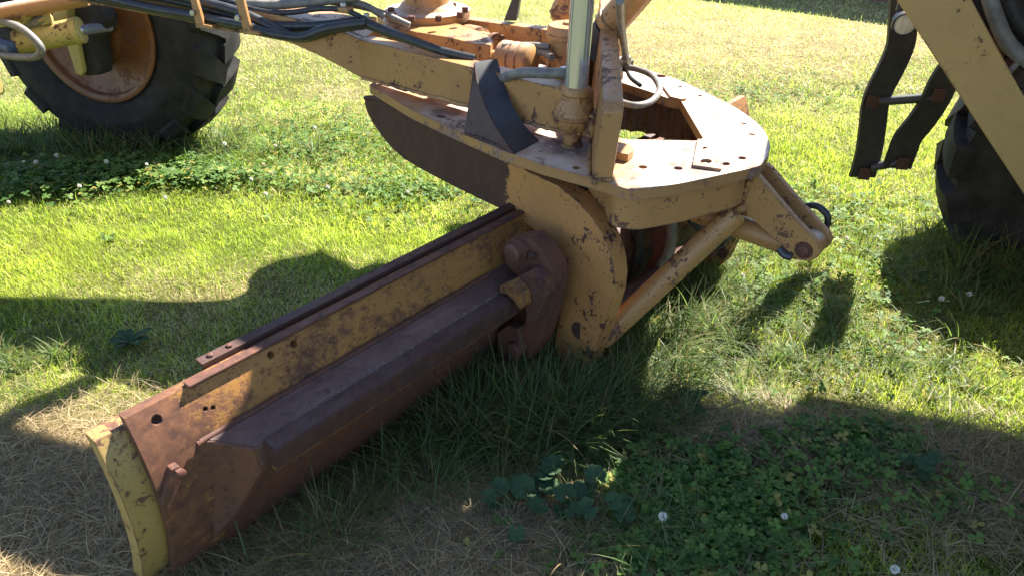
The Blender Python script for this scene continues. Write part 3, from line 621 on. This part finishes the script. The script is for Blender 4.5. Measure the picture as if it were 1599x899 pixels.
box('frame_web', MF(1.4, .17, zt+.07), F2*1.2, L2*.07, Zv*.012, 'cab', R_, .002)
box('lift_yoke', MF(-.02, -.05, zt+.16), F2*.10, L2*.60, Zv*.07, 'frame', R_, .02)
for c0, tp in ((lb, pl(921, -60, .385)+Zv*.4), (lb2, lb2+Vector((.02, .02, .95)))):
    d = (tp-c0).normalized(); rod('lift_barrel', c0+d*.72, c0+d*1.08, .06, 'cab', R_, 20)
dm = pz(667, 8, 1.0); lathe('tall_shade_motor', Vector((dm.x, dm.y, 1.14)), Zv, [(0, .09), (.02, .12), (.30, .12), (.31, .14), (.36, .14), (.37, .10), (.60, .10), (.62, .07)], 'cab', R_, 28)  # unseen motor above the cap, made tall to shade the grass by the blade
hm = box('unseen_shade_bar', MF(.87, -.17, 1.41), F2*.32, L2*.07, Zv*.12, 'cab', R_, .02)  # invented box out of view, added to shadow the ground left of the blade
for f in (.65, 1.05): box('shade_bar_hanger', MF(f, -.02, 1.66), F2*.03, L2*.14, Zv*.16, 'cab', hm, .006)  # invented brackets that carry the added shading box
box('added_shade_box', MF(-.17, -.09, 1.66), F2*.15, L2*.14, Zv*.15, 'cab', R_, .02)  # invented block out of view, closes a sun gap over blade and grass
# --- hydraulics packed between the frame plates at the upper right
for i, (pp, l, r, m) in enumerate([([(1475, -20), (1500, 15), (1530, 45), (1570, 75), (1640, 130)], .12, .012, 'rim'), ([(1540, -20), (1556, 30), (1580, 75), (1640, 120)], .16, .02, 'hosegrey'),
        ([(1590, 98), (1570, 120), (1559, 145), (1575, 170), (1610, 190)], .16, .008, 'hosegrey'), ([(1500, -20), (1530, 20), (1560, 60), (1610, 95)], .05, .03, 'black'), ([(1570, -20), (1590, 30), (1640, 80)], .1, .025, 'rubber'),
        ([(1520, -20), (1535, 20), (1560, 50)], .1, .02, 'rubber'), ([(1480, 40), (1500, 70), (1530, 100), (1560, 130), (1620, 200)], .0, .03, 'rustdark')]):
    tube('frame_hose', [q(*p, l) for p in pp], r, m, R_, 12)
for px, py, m in ((1540, 88, 'rustdark'), (1556, 84, 'rust'), (1548, 104, 'hosegrey'), (1560, 120, 'rustdark'), (1572, 100, 'rust'), (1590, 150, 'rustdark')):
    lathe('fitting', q(px, py, .06), L2+Zv*.3, [(-.03, .022), (.0, .024), (.01, .018), (.03, .018)], m, R_, 10)
prism('pump_case', [q(*p, -.02) for p in [(1440, -60), (1700, -60), (1720, 330), (1600, 270), (1540, 160)]], -L2*.12, 'rustdark', R_, .03)
box('clover_shade_box', MF(-.98, -.32, 1.465), F2*.24, L2*.20, Zv*.155, 'cab', R_, .02)  # invented box out of view, added to keep sun off the lower clover
# --- cab and rear body standing over the tandem wheels (outside the picture)
cabg = grp('cab', R_)
box('floor', MF(-1.95, .0, 1.22), F2*.80, L2*.58, Zv*.06, 'cab', cabg, .01); box('roof', MF(-1.95, 0, 2.95), F2*.80, L2*.68, Zv*.06, 'cab', cabg, .03)
for f in (-1.20, -2.70):
    for l in (-.62, .62): box('pillar', MF(f, l, 2.08), F2*.04, L2*.04, Zv*.81, 'cab', cabg, .01)
box('pane', MF(-1.95, -.62, 2.1), F2*.70, L2*.006, Zv*.78, 'cabglass', cabg, 0); box('pane', MF(-1.18, 0, 2.1), F2*.006, L2*.56, Zv*.78, 'cabglass', cabg, 0)
box('rear_panel', MF(-2.72, 0, 2.1), F2*.02, L2*.56, Zv*.78, 'cab', cabg, 0)
box('engine_hood', MF(-3.9, 0, 1.45), F2*1.1, L2*.5, Zv*.45, 'cab', R_, .05); box('rear_frame', MF(-2.9, 0, .85), F2*1.1, L2*.35, Zv*.22, 'frame', R_, .02)
for l in (-.72, .72): box('tandem_case', MF(-2.8, l, .55), F2*1.05, L2*.09, Zv*.16, 'cab', R_, .03)
# --- hanging step: two rubber straps, two rungs; work lamp above
sp = grp('hanging_step', R_)
s1 = [q(*p, -.8) for p in [(1414, -30), (1410, 30), (1406, 70), (1392, 105), (1374, 140), (1366, 165), (1362, 200), (1356, 240), (1346, 276)]]
s2 = [q(*p, -.8) for p in [(1562, -40), (1530, 30), (1498, 90), (1474, 128), (1458, 160), (1438, 190), (1418, 215), (1408, 240), (1400, 262)]]
upv = (F2*.93+Zv*.1+L2*.35).normalized()
tube('strap', s1, 0, 'rubber', sp, n=5, rect=(.054, .009), up=upv); tube('strap', s2, 0, 'rubber', sp, n=5, rect=(.058, .009), up=upv)
tube('strap', [p-L2*.05-F2*.01 for p in s1[:5]], 0, 'rubber', sp, n=5, rect=(.03, .006), up=upv)
for (a, b, ra) in (((1372, 159), (1462, 152), .019), ((1360, 262), (1412, 252), .018)):
    A_, B2 = q(*a, -.795), q(*b, -.795); prof = []; ln = (B2-A_).length; k = int(ln/.012)
    for i in range(k): prof += [(ln*i/k, ra), (ln*(i+.5)/k, ra*.94)]
    lathe('rung', A_, B2-A_, prof+[(ln, ra)], 'steel', sp, 16)
for c, u_ in (((1363, 160), 'rustdark'), ((1350, 272), 'rustdark'), ((1466, 150), 'rustdark'), ((1410, 256), 'rustdark')):
    box('strap_washer', q(*c, -.775), upv*.026, L2*.004, Zv*.026, u_, sp, .004)
lg = grp('work_lamp', R_); lc = q(1413, 38, -.62); ld = (L2*.8+F2*-.1-Zv*.15).normalized()
lathe('housing', lc-ld*.05, ld, [(0, .02), (.01, .038), (.04, .045), (.062, .045), (.062, .040), (.05, .038)], 'rubber', lg, 28)
lathe('lens', lc, ld, [(0, .0385), (.006, .037), (.011, .025), (.013, 0)], 'glass', lg, 28)
box('bracket', lc-ld*.05+Zv*.05, F2*.03, L2*.012, Zv*.025, 'steel', lg, .003)
# ------------------------------------------------------------------ blades of grass as numpy meshes
def leafmat(name, trans=.5, rough=.5, spec=.35):
    m, nt, N, Lk, B = mat_new(name); vc = N.new('ShaderNodeVertexColor'); vc.layer_name = 'Col'
    Lk.new(vc.outputs[0], B.inputs['Base Color']); B.inputs['Roughness'].default_value = rough; B.inputs['Specular IOR Level'].default_value = spec
    tr = N.new('ShaderNodeBsdfTranslucent'); Lk.new(mixc(N, Lk, 1.0, vc.outputs[0], (1.25, 1.35, .75, 1), 'MULTIPLY'), tr.inputs[0])
    mx = N.new('ShaderNodeMixShader'); mx.inputs[0].default_value = trans; Lk.new(B.outputs[0], mx.inputs[1]); Lk.new(tr.outputs[0], mx.inputs[2])
    Lk.new(mx.outputs[0], N['Material Output'].inputs[0]); return m
LEAF = leafmat('leaf_blade'); CLOV = leafmat('leaf_clover', .35, .6, .25)
def np_mesh(name, co, polys, lens, cols, mat, **props):
    """polys = flat vertex indices, lens = vertices per face, cols per vertex"""
    me = bpy.data.meshes.new(name); me.vertices.add(len(co)); me.vertices.foreach_set('co', co.astype(np.float32).ravel())
    me.loops.add(len(polys)); me.loops.foreach_set('vertex_index', polys.astype(np.int32)); me.polygons.add(len(lens))
    me.polygons.foreach_set('loop_start', (np.cumsum(lens)-lens).astype(np.int32)); me.update(calc_edges=True)
    at = me.color_attributes.new('Col', 'FLOAT_COLOR', 'POINT'); at.data.foreach_set('color', np.concatenate([cols, np.ones((len(cols), 1))], 1).astype(np.float32).ravel())
    o = link(name, me, mat)
    for k, v in props.items(): o[k] = v
    return o
def blades(name, x, y, z, h, w, lean, col, mat, seg=2, droop=.5, **props):
    """one tapering, bending blade per point; col (n,3)"""
    n = len(x); az = rng.uniform(0, 2*np.pi, n); fa = az+rng.normal(np.pi/2, .5, n)
    dx, dy = np.cos(az), np.sin(az); sx, sy = np.cos(fa), np.sin(fa)
    nv = 2*seg+1; co = np.zeros((n, nv, 3)); cl = np.zeros((n, nv, 3))
    for k in range(seg+1):
        t = k/seg; out = h*(lean*t+lean*droop*t*t); up = h*np.sqrt(np.maximum(1-np.minimum(lean*(.6+droop*t), .97)**2, .03))*t
        up = up*(1-.35*droop*np.minimum(lean, 1)*t*t)
        px, py, pz_ = x+dx*out, y+dy*out, z+up; ww = w*(.5*(1-t**1.6)+.0)*(1.0 if k else .8)
        shade = .62+.38*t
        if k < seg:
            co[:, 2*k] = np.stack([px-sx*ww, py-sy*ww, pz_], 1); co[:, 2*k+1] = np.stack([px+sx*ww, py+sy*ww, pz_], 1); cl[:, 2*k] = cl[:, 2*k+1] = col*1.0
        else: co[:, 2*seg] = np.stack([px, py, pz_], 1); cl[:, 2*seg] = col
    b = (np.arange(n)*nv)[:, None]; fl = []; 
    quads = np.concatenate([b+np.array([2*k, 2*k+1, 2*k+3, 2*k+2])[None] for k in range(seg-1)], 1).reshape(-1, 4) if seg > 1 else np.zeros((0, 4), int)
    tri = b+np.array([2*seg-2, 2*seg-1, 2*seg])[None]
    polys = np.concatenate([quads.ravel(), tri.ravel()]); lens = np.concatenate([np.full(len(quads), 4), np.full(len(tri), 3)])
    return np_mesh(name, co.reshape(-1, 3), polys, lens, cl.reshape(-1, 3), mat, **props)
G1, G2, YG, ST, ST2 = arr(.095, .18, .026), arr(.23, .34, .045), arr(.48, .54, .095), arr(.68, .61, .36), arr(.44, .35, .19)
def in_view(x, y, m):
    """ground seen by the camera and a margin of m metres on either side"""
    zc = y*_c+CAM_H*_s; return (np.abs(x) < zc*.70+m)
# blade footprint: nothing grows through the steel
def under_steel(x, y):
    f = (x-O.x)*F.x+(y-O.y)*F.y; l = (x-O.x)*L.x+(y-O.y)*L.y
    return (f > -.02) & (f < .13) & (l > -1.2) & (l < 1.9)
def lawn(y0, y1, dens, hm, wd, seg, name, label, m=.9):
    hw = (y1*_c+CAM_H*_s)*.70+m; n = int((y1-y0)*2*hw*dens); x = rng.uniform(-hw, hw, n); y = rng.uniform(y0, y1, n)
    cv, d = clover_f(x, y), np.clip(dry_f(x, y)+.55*(fbm(x, y, .22, 43)-.5), 0, 1); keep = in_view(x, y, m) & ~under_steel(x, y) & (rng.uniform(0, 1, n) > cv*.6) & (rng.uniform(0, 1, n) > .18*d)
    x, y, cv, d = x[keep], y[keep], cv[keep], d[keep]; n = len(x)
    patch = fbm(x, y, .6, 12); clump = fbm(x, y, .09, 21, 2); r = rng.uniform(0, 1, n)
    g = lerp(G1, G2, r[:, None]); yl = np.clip(.27+1.5*(patch-.45)+.9*(r-.5)+.42*gbm(x, y), 0, 1); c = lerp(g, YG, yl[:, None])
    isd = rng.uniform(0, 1, n) < np.clip(d*1.0+.03, 0, .85); sc = lerp(ST, ST2, rng.uniform(0, 1, n)[:, None]**1.5); c = np.where(isd[:, None], sc, c)
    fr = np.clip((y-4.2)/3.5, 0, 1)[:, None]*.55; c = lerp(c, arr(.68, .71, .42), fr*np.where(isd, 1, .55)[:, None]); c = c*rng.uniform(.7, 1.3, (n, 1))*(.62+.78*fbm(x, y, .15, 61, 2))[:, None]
    h = hm*rng.gamma(6, 1/6, n)*(.6+.9*clump)*np.where(isd, .85, 1.0); lean = np.abs(rng.normal(.35, .25, n))+isd*rng.uniform(.1, .6, n)
    return blades(name, x, y, ground_h(x, y)-.004, h, wd*rng.uniform(.6, 1.3, n), np.clip(lean, 0, 1.1), c, LEAF, seg, kind='stuff', label=label, category='grass')
def gbm(x, y): return gb(x, y, 450, 350, 1.0, .4)+.8*gb(x, y, 1450, 560, .5, .4)+.7*gb(x, y, 150, 420, .8, .3)+.5*gb(x, y, 1150, 480, .5, .4)
lawn(.35, 1.6, 21000, .030, .0029, 2, 'lawn_grass', 'short mixed green and straw lawn nearest the viewer')
lawn(1.6, 3.2, 21000, .027, .0029, 2, 'lawn_grass', 'short green lawn beside the blade and circle')
lawn(3.2, 5.2, 11000, .026, .0043, 2, 'lawn_grass', 'sunlit yellow-green lawn around the front wheel')
lawn(5.2, 12.5, 2600, .030, .0095, 1, 'lawn_grass', 'pale dry lawn in the distance', 1.2)
# dry thatch lying flat
def thatch(n_, spots, name, label):
    xs, ys = [], []
    for px, py, rx, ry, k in spots:
        p = pz(px, py, 0); xs.append(rng.normal(p.x, rx, int(n_*k))); ys.append(rng.normal(p.y, ry, int(n_*k)))
    x, y = np.concatenate(xs), np.concatenate(ys); kp = ~under_steel(x, y); x, y = x[kp], y[kp]; n = len(x)
    c = lerp(arr(.55, .45, .28), arr(.32, .23, .14), rng.uniform(0, 1, n)[:, None])*rng.uniform(.4, 1.4, (n, 1))
    blades(name, x, y, ground_h(x, y)+rng.uniform(.0, .035, n), rng.uniform(.04, .13, n), np.full(n, .0026), rng.uniform(.7, 1.15, n), c, LEAF, 3, .9, kind='stuff', label=label, category='dry grass')
thatch(16000, [(90, 830, .30, .20, .9), (30, 740, .25, .12, .35), (690, 850, .35, .10, 1.0), (560, 860, .2, .10, .4), (1180, 695, .14, .06, .22), (1430, 715, .22, .08, .14), (1550, 800, .2, .12, .15)], 'dry_thatch', 'dead straw-coloured grass matted on the ground')
# long arching grass in the shade of the blade, arm and wheels
def tufts(spots, name, label, hh=(.14, .34), wd=.0055):
    X, Y, H = [], [], []
    for px, py, rx, ry, nt_, hs_ in spots:
        p = pz(px, py, 0)
        for _ in range(nt_):
            cx, cy = rng.normal(p.x, rx), rng.normal(p.y, ry); k = rng.integers(14, 34)
            X.append(rng.normal(cx, .018, k)); Y.append(rng.normal(cy, .018, k)); H.append(rng.uniform(hh[0], hh[1], k)*hs_*rng.uniform(.7, 1.15))
    x, y, h = np.concatenate(X), np.concatenate(Y), np.concatenate(H); kp = ~under_steel(x, y); x, y, h = x[kp], y[kp], h[kp]; n = len(x)
    c = lerp(arr(.08, .125, .045), arr(.155, .215, .07), rng.uniform(0, 1, n)[:, None]); old = rng.uniform(0, 1, n) < .13; c = np.where(old[:, None], arr(.30, .23, .12)*rng.uniform(.6, 1.1, (n, 1)), c)
    blades(name, x, y, ground_h(x, y)-.005, h, wd*rng.uniform(.6, 1.25, n), np.clip(rng.gamma(5, .125, n), .08, 1.0), c, LEAF, 6, .75, kind='stuff', label=label, category='grass')
tufts([(700, 695, .16, .06, 44, .85), (800, 655, .12, .06, 54, .95), (880, 665, .12, .05, 46, .9), (970, 620, .08, .08, 36, .85), (1015, 545, .09, .14, 36, .8), (620, 740, .10, .05, 22, .75), (905, 622, .05, .025, 16, .6), (840, 625, .06, .03, 14, .7), (480, 850, .08, .05, 14, .7), (560, 800, .10, .05, 14, .6), (380, 880, .06, .03, 10, .7), (1090, 470, .10, .18, 30, .7), (960, 860, .10, .06, 14, .6)], 'long_grass', 'long arching dark green grass growing against the blade and its arm')
tufts([(120, 240, .45, .10, 90, .85), (250, 225, .2, .1, 40, .8), (40, 220, .3, .15, 40, .8)], 'long_grass', 'long shaded grass around the front wheel', (.14, .30), .007)
tufts([(1540, 410, .22, .12, 50, .8), (1600, 440, .2, .15, 40, .9), (1560, 460, .2, .1, 20, .6)], 'long_grass', 'long shaded grass around the rear tyre', (.14, .34), .006)
tufts([(1130, 560, .12, .2, 40, .45), (1180, 450, .2, .25, 60, .4), (1060, 690, .06, .05, 10, .5), (1250, 520, .25, .15, 40, .35), (30, 560, .12, .10, 25, .4), (1450, 600, .3, .12, 40, .3)], 'grass_tufts', 'bright mid-height tufts of grass standing in the sun')
# clover: trifoliate leaves held on short stems
def clover(n_, name, label, spots, hz=(.025, .07), size=(.006, .0155)):
    X, Y = [], []
    for px, py, rx, ry, k in spots:
        p = pz(px, py, 0); X.append(rng.normal(p.x, rx, int(n_*k))); Y.append(rng.normal(p.y, ry, int(n_*k)))
    x, y = np.concatenate(X), np.concatenate(Y); kp = (rng.uniform(0, 1, len(x)) < .25+1.6*clover_f(x, y)) & ~under_steel(x, y); x, y = x[kp], y[kp]; n = len(x)
    s = rng.uniform(size[0], size[1], n); z = ground_h(x, y)+rng.uniform(hz[0], hz[1], n)*(.55+.6*fbm(x, y, .15, 77)); a0 = rng.uniform(0, 2*np.pi, n)
    tx, ty = rng.normal(0, .32, n), rng.normal(0, .32, n)
    out = [(0, 0, 0), (.35, .42, .10), (.95, .62, .16), (1.38, .34, .10), (1.28, 0, .0), (1.38, -.34, .10), (.95, -.62, .16), (.35, -.42, .10)]
    nv = 24; co = np.zeros((n, nv, 3)); col = lerp(arr(.045, .105, .026), arr(.16, .255, .055), rng.uniform(0, 1, n)[:, None]); yl_ = rng.uniform(0, 1, n) < .05; col = np.where(yl_[:, None], arr(.30, .27, .07), col)
    for j in range(3):
        a = a0+j*2.094; ca, sa_ = np.cos(a), np.sin(a)
        for k, (u, v, w) in enumerate(out):
            lx, ly = (u*ca-v*sa_)*s, (u*sa_+v*ca)*s; co[:, j*8+k] = np.stack([x+lx, y+ly, z+w*s+lx*tx+ly*ty], 1)
    b = (np.arange(n)*nv)[:, None]; fcs = np.concatenate([b+np.array([j*8+i for i in q4])[None] for j in range(3) for q4 in ((0, 1, 2, 3), (0, 3, 4, 5), (0, 5, 6, 7))], 1).reshape(-1, 4)
    np_mesh(name, co.reshape(-1, 3), fcs.ravel(), np.full(len(fcs), 4), np.repeat(col, nv, 0), CLOV, kind='stuff', label=label, category='clover')
clover(3300, 'clover_patch', 'dense dark clover in the shade at lower right', [(1070, 820, .20, .14, .8), (1150, 790, .15, .12, .35), (1340, 705, .16, .08, .35), (1000, 860, .12, .06, .3), (1480, 790, .2, .08, .15)])
clover(1700, 'clover_patch', 'clover patch in front of the front wheel', [(170, 275, .30, .10, 1.0), (60, 300, .25, .11, .35), (320, 285, .15, .07, .28), (470, 290, .2, .09, .10)], (.03, .09), (.008, .017))
clover(3600, 'clover_patch', 'thin clover scattered through the sunlit lawn', [(520, 220, .7, .45, .9), (640, 300, .3, .15, .3), (1230, 145, .9, .3, .25), (1130, 160, .6, .3, .12), (1250, 330, .45, .3, .5), (1180, 470, .3, .22, .4), (1400, 460, .3, .3, .3), (850, 300, .5, .5, .3)], (.02, .04), (.008, .013))
# ------------------------------------------------------------------ single plants
STEM = plain('clover_stem', (.10, .16, .05), (.14, .2, .06), 30, .6); PETAL = plain('clover_petal', (.62, .58, .50), (.80, .78, .72), 200, .8); MALL = plain('mallow_leaf', (.025, .055, .024), (.045, .085, .035), 60, .7, 0, .2, .2)
def make_flower():
    bm = bmesh.new()
    for i in range(46):
        t = (i+.5)/46; ph = math.acos(1-1.75*t); a = i*2.39996; d = Vector((math.sin(ph)*math.cos(a), math.sin(ph)*math.sin(a), math.cos(ph)))
        u, v = basis(d); p = d*.004; tip = d*random.uniform(.0095, .0115)+Zv*.0012; w = .0016
        A = [bm.verts.new(p+(u*math.cos(k*2.094)+v*math.sin(k*2.094))*w*.6) for k in range(3)]; C_ = [bm.verts.new(p.lerp(tip, .7)+(u*math.cos(k*2.094)+v*math.sin(k*2.094))*w) for k in range(3)]; T_ = bm.verts.new(tip)
        for k in range(3): bm.faces.new((A[k], A[(k+1) % 3], C_[(k+1) % 3], C_[k])); bm.faces.new((C_[k], C_[(k+1) % 3], T_))
    h = bpy.data.meshes.new('flower_head'); bm.to_mesh(h); bm.free(); h.materials.append(PETAL)
    bm = bmesh.new(); add_tube(bm, spline([Vector((.012, .006, -.10)), Vector((.006, .002, -.05)), Vector((0, 0, 0))], 4), .0011, 5); s = bpy.data.meshes.new('flower_stem'); bm.to_mesh(s); bm.free(); s.materials.append(STEM)
    return h, s
FH, FS = make_flower()
def flower(px, py, h, sc, label, group):
    """px, py = where the head shows; h = height of the head"""
    p = pz(px, py, h); e = empty('clover_flower', Vector((p.x, p.y, 0)), label=label, category='flower')
    if group: e['group'] = group
    hd = bpy.data.objects.new('flower_head', FH); sm = bpy.data.objects.new('flower_stem', FS)
    for o in (hd, sm): COL.objects.link(o); o.parent = e; o.location = (0, 0, h); o.rotation_euler = (random.gauss(0, .2), random.gauss(0, .2), random.uniform(0, 6)); o.scale = (sc*random.uniform(.65, 1.1),)*3
    sm.scale = (sc, sc, h*10.5); sm.rotation_euler = (0, 0, random.uniform(0, 6))
flower(1035, 806, .09, 1.15, 'white clover flower standing above the dense dark clover at lower right', None)
flower(1225, 806, .07, 1.15, 'white clover flower at the right edge of the dense dark clover', None)
flower(1397, 888, .06, 1.2, 'white clover flower at the bottom edge of the picture', None)
for px, py in [(88, 243), (37, 253), (56, 254), (166, 253), (229, 257), (124, 291), (13, 316), (258, 309), (350, 225)]: flower(px, py, .11, 1.25, 'white clover flower in the clover patch before the front wheel', 'clover flowers before the front wheel')
for px, py in [(412, 257), (392, 280), (414, 303), (512, 293), (636, 300), (491, 200), (430, 228)]: flower(px, py, .07, 1.15, 'white clover flower in the sunny lawn left of the grader arm', 'clover flowers left of the arm')
for px, py in [(1470, 466), (1513, 459), (1420, 300), (1322, 372), (1235, 200), (1290, 230), (1160, 430)]: flower(px, py, .06, 1.1, 'white clover flower in the sunny lawn right of the circle', 'clover flowers right of the circle')
def mallow(px, py, n, sc, label, spread, name='broadleaf_weed'):
    p = pz(px, py, 0); e = empty(name, p, label=label, category='weed'); 
    for i in range(n):
        a = random.uniform(0, 6.28); r = spread*math.sqrt(random.uniform(.02, 1)); c = Vector((math.cos(a)*r, math.sin(a)*r*.8, random.uniform(.05, .13)*sc)); s = random.uniform(.026, .042)*sc
        tilt = Vector((random.gauss(0, .2), random.gauss(-.25, .2), 1)).normalized(); u, v = basis(tilt); ro = random.uniform(0, 6.28); bm = bmesh.new(); ctr_ = bm.verts.new(c); rim = []
        for k in range(36):
            t = k/36*2*math.pi; rr = s*(.95+.05*math.cos(7*t)+.02*math.cos(21*t))*(1-.8*math.exp(-((t-math.pi)/.22)**2)); rim.append(bm.verts.new(c+(u*math.cos(t+ro)+v*math.sin(t+ro))*rr+tilt*s*(.06*math.cos(7*t)+.2)))
        for k in range(36): bm.faces.new((ctr_, rim[k], rim[(k+1) % 36]))
        me = bpy.data.meshes.new('leaf'); bm.to_mesh(me); bm.free(); o = bpy.data.objects.new('leaf', me); COL.objects.link(o); me.materials.append(MALL); o.parent = e
        for f_ in me.polygons: f_.use_smooth = True
        bm = bmesh.new(); add_tube(bm, spline([Vector((c.x*.3, c.y*.3, 0)), Vector((c.x*.7, c.y*.7, c.z*.6)), c], 4), .0016*sc, 5); me = bpy.data.meshes.new('stalk'); bm.to_mesh(me); bm.free(); o = bpy.data.objects.new('stalk', me); COL.objects.link(o); me.materials.append(STEM); o.parent = e
mallow(835, 812, 14, .9, 'mallow plant with round lobed leaves below the blade arm', .15, 'mallow_plant')
mallow(930, 812, 8, .8, 'small mallow seedlings at the left edge of the dark clover', .09, 'mallow_plant')
mallow(1420, 740, 6, .7, 'small round-leaved weed in the shade at lower right', .08, 'mallow_plant')
def rosette(px, py, n, ln, label):
    p = pz(px, py, 0); e = empty('broadleaf_weed', p, label=label, category='weed')
    for i in range(n):
        a = i*2.4+random.uniform(-.3, .3); d = Vector((math.cos(a), math.sin(a), 0)); s = d.cross(Zv); up = random.uniform(.4, .9); l = ln*random.uniform(.7, 1.1); bm = bmesh.new(); rows = []
        for k in range(7):
            t = k/6; c = d*l*t*(1-.2*t)+Zv*l*up*(t-.55*t*t); w = l*.15*math.sin(math.pi*min(1, .12+t*.9))**.8; rows.append([bm.verts.new(c-s*w+Zv*w*.35), bm.verts.new(c), bm.verts.new(c+s*w+Zv*w*.35)])
        for A, B_ in zip(rows, rows[1:]):
            for k in range(2): bm.faces.new((A[k], A[k+1], B_[k+1], B_[k]))
        me = bpy.data.meshes.new('leaf'); bm.to_mesh(me); bm.free(); o = bpy.data.objects.new('leaf', me); COL.objects.link(o); me.materials.append(MALL); o.parent = e
        for f_ in me.polygons: f_.use_smooth = True
rosette(205, 535, 9, .10, 'dark broad-leaved weed in the shaded lawn left of the blade')
rosette(165, 378, 6, .07, 'small broad-leaved weed in the sunny lawn left of the blade')
rosette(1050, 640, 9, .17, 'broad-leaved weed with long leaves right of the blade arm')
# ------------------------------------------------------------------ brick boundary wall far behind
wa = pz(1460, 12, 0); wb = pz(1230, -16, 0); wd = (wb-wa); wd.z = 0; wd.normalize(); wn_ = wd.cross(Zv)
e = empty('boundary_wall', wa.copy(), label='long brown brick wall in its own shade at the far edge of the lawn', category='wall')
def wbox(name, c, hx, hy, hz, mat):
    bm = bmesh.new(); u, v = wd, wn_
    add_prism(bm, [c-u*hx-v*hy-Zv*hz, c+u*hx-v*hy-Zv*hz, c+u*hx+v*hy-Zv*hz, c-u*hx+v*hy-Zv*hz], Zv*2*hz, .006); o = from_bm(name, bm, mat); o.parent = e; o.matrix_parent_inverse = Matrix.Translation(-e.location); return o
mid = wa+wd*2.0
mb_, nt, N, Lk, B = mat_new('brickwork'); tc = N.new('ShaderNodeTexCoord').outputs['Object']
sx = N.new('ShaderNodeVectorMath'); sx.operation = 'DOT_PRODUCT'; sx.inputs[1].default_value = tuple(wd); Lk.new(tc, sx.inputs[0]); sp_ = N.new('ShaderNodeSeparateXYZ'); Lk.new(tc, sp_.inputs[0]); cb_ = N.new('ShaderNodeCombineXYZ'); Lk.new(sx.outputs['Value'], cb_.inputs[0]); Lk.new(sp_.outputs[2], cb_.inputs[1])
bt = N.new('ShaderNodeTexBrick'); Lk.new(cb_.outputs[0], bt.inputs[0]); bt.inputs['Scale'].default_value = 1; bt.inputs['Brick Width'].default_value = .23; bt.inputs['Row Height'].default_value = .085; bt.inputs['Mortar Size'].default_value = .008
bt.inputs['Color1'].default_value = (.17, .085, .06, 1); bt.inputs['Color2'].default_value = (.24, .13, .09, 1); bt.inputs['Mortar'].default_value = (.25, .22, .19, 1); Lk.new(bt.outputs[0], B.inputs['Base Color']); B.inputs['Roughness'].default_value = .9
wbox('brick_face', mid+Zv*.62-wn_*0, 16, .11, .66, mb_); wbox('coping', mid+Zv*1.32, 16, .14, .04, 'brick')
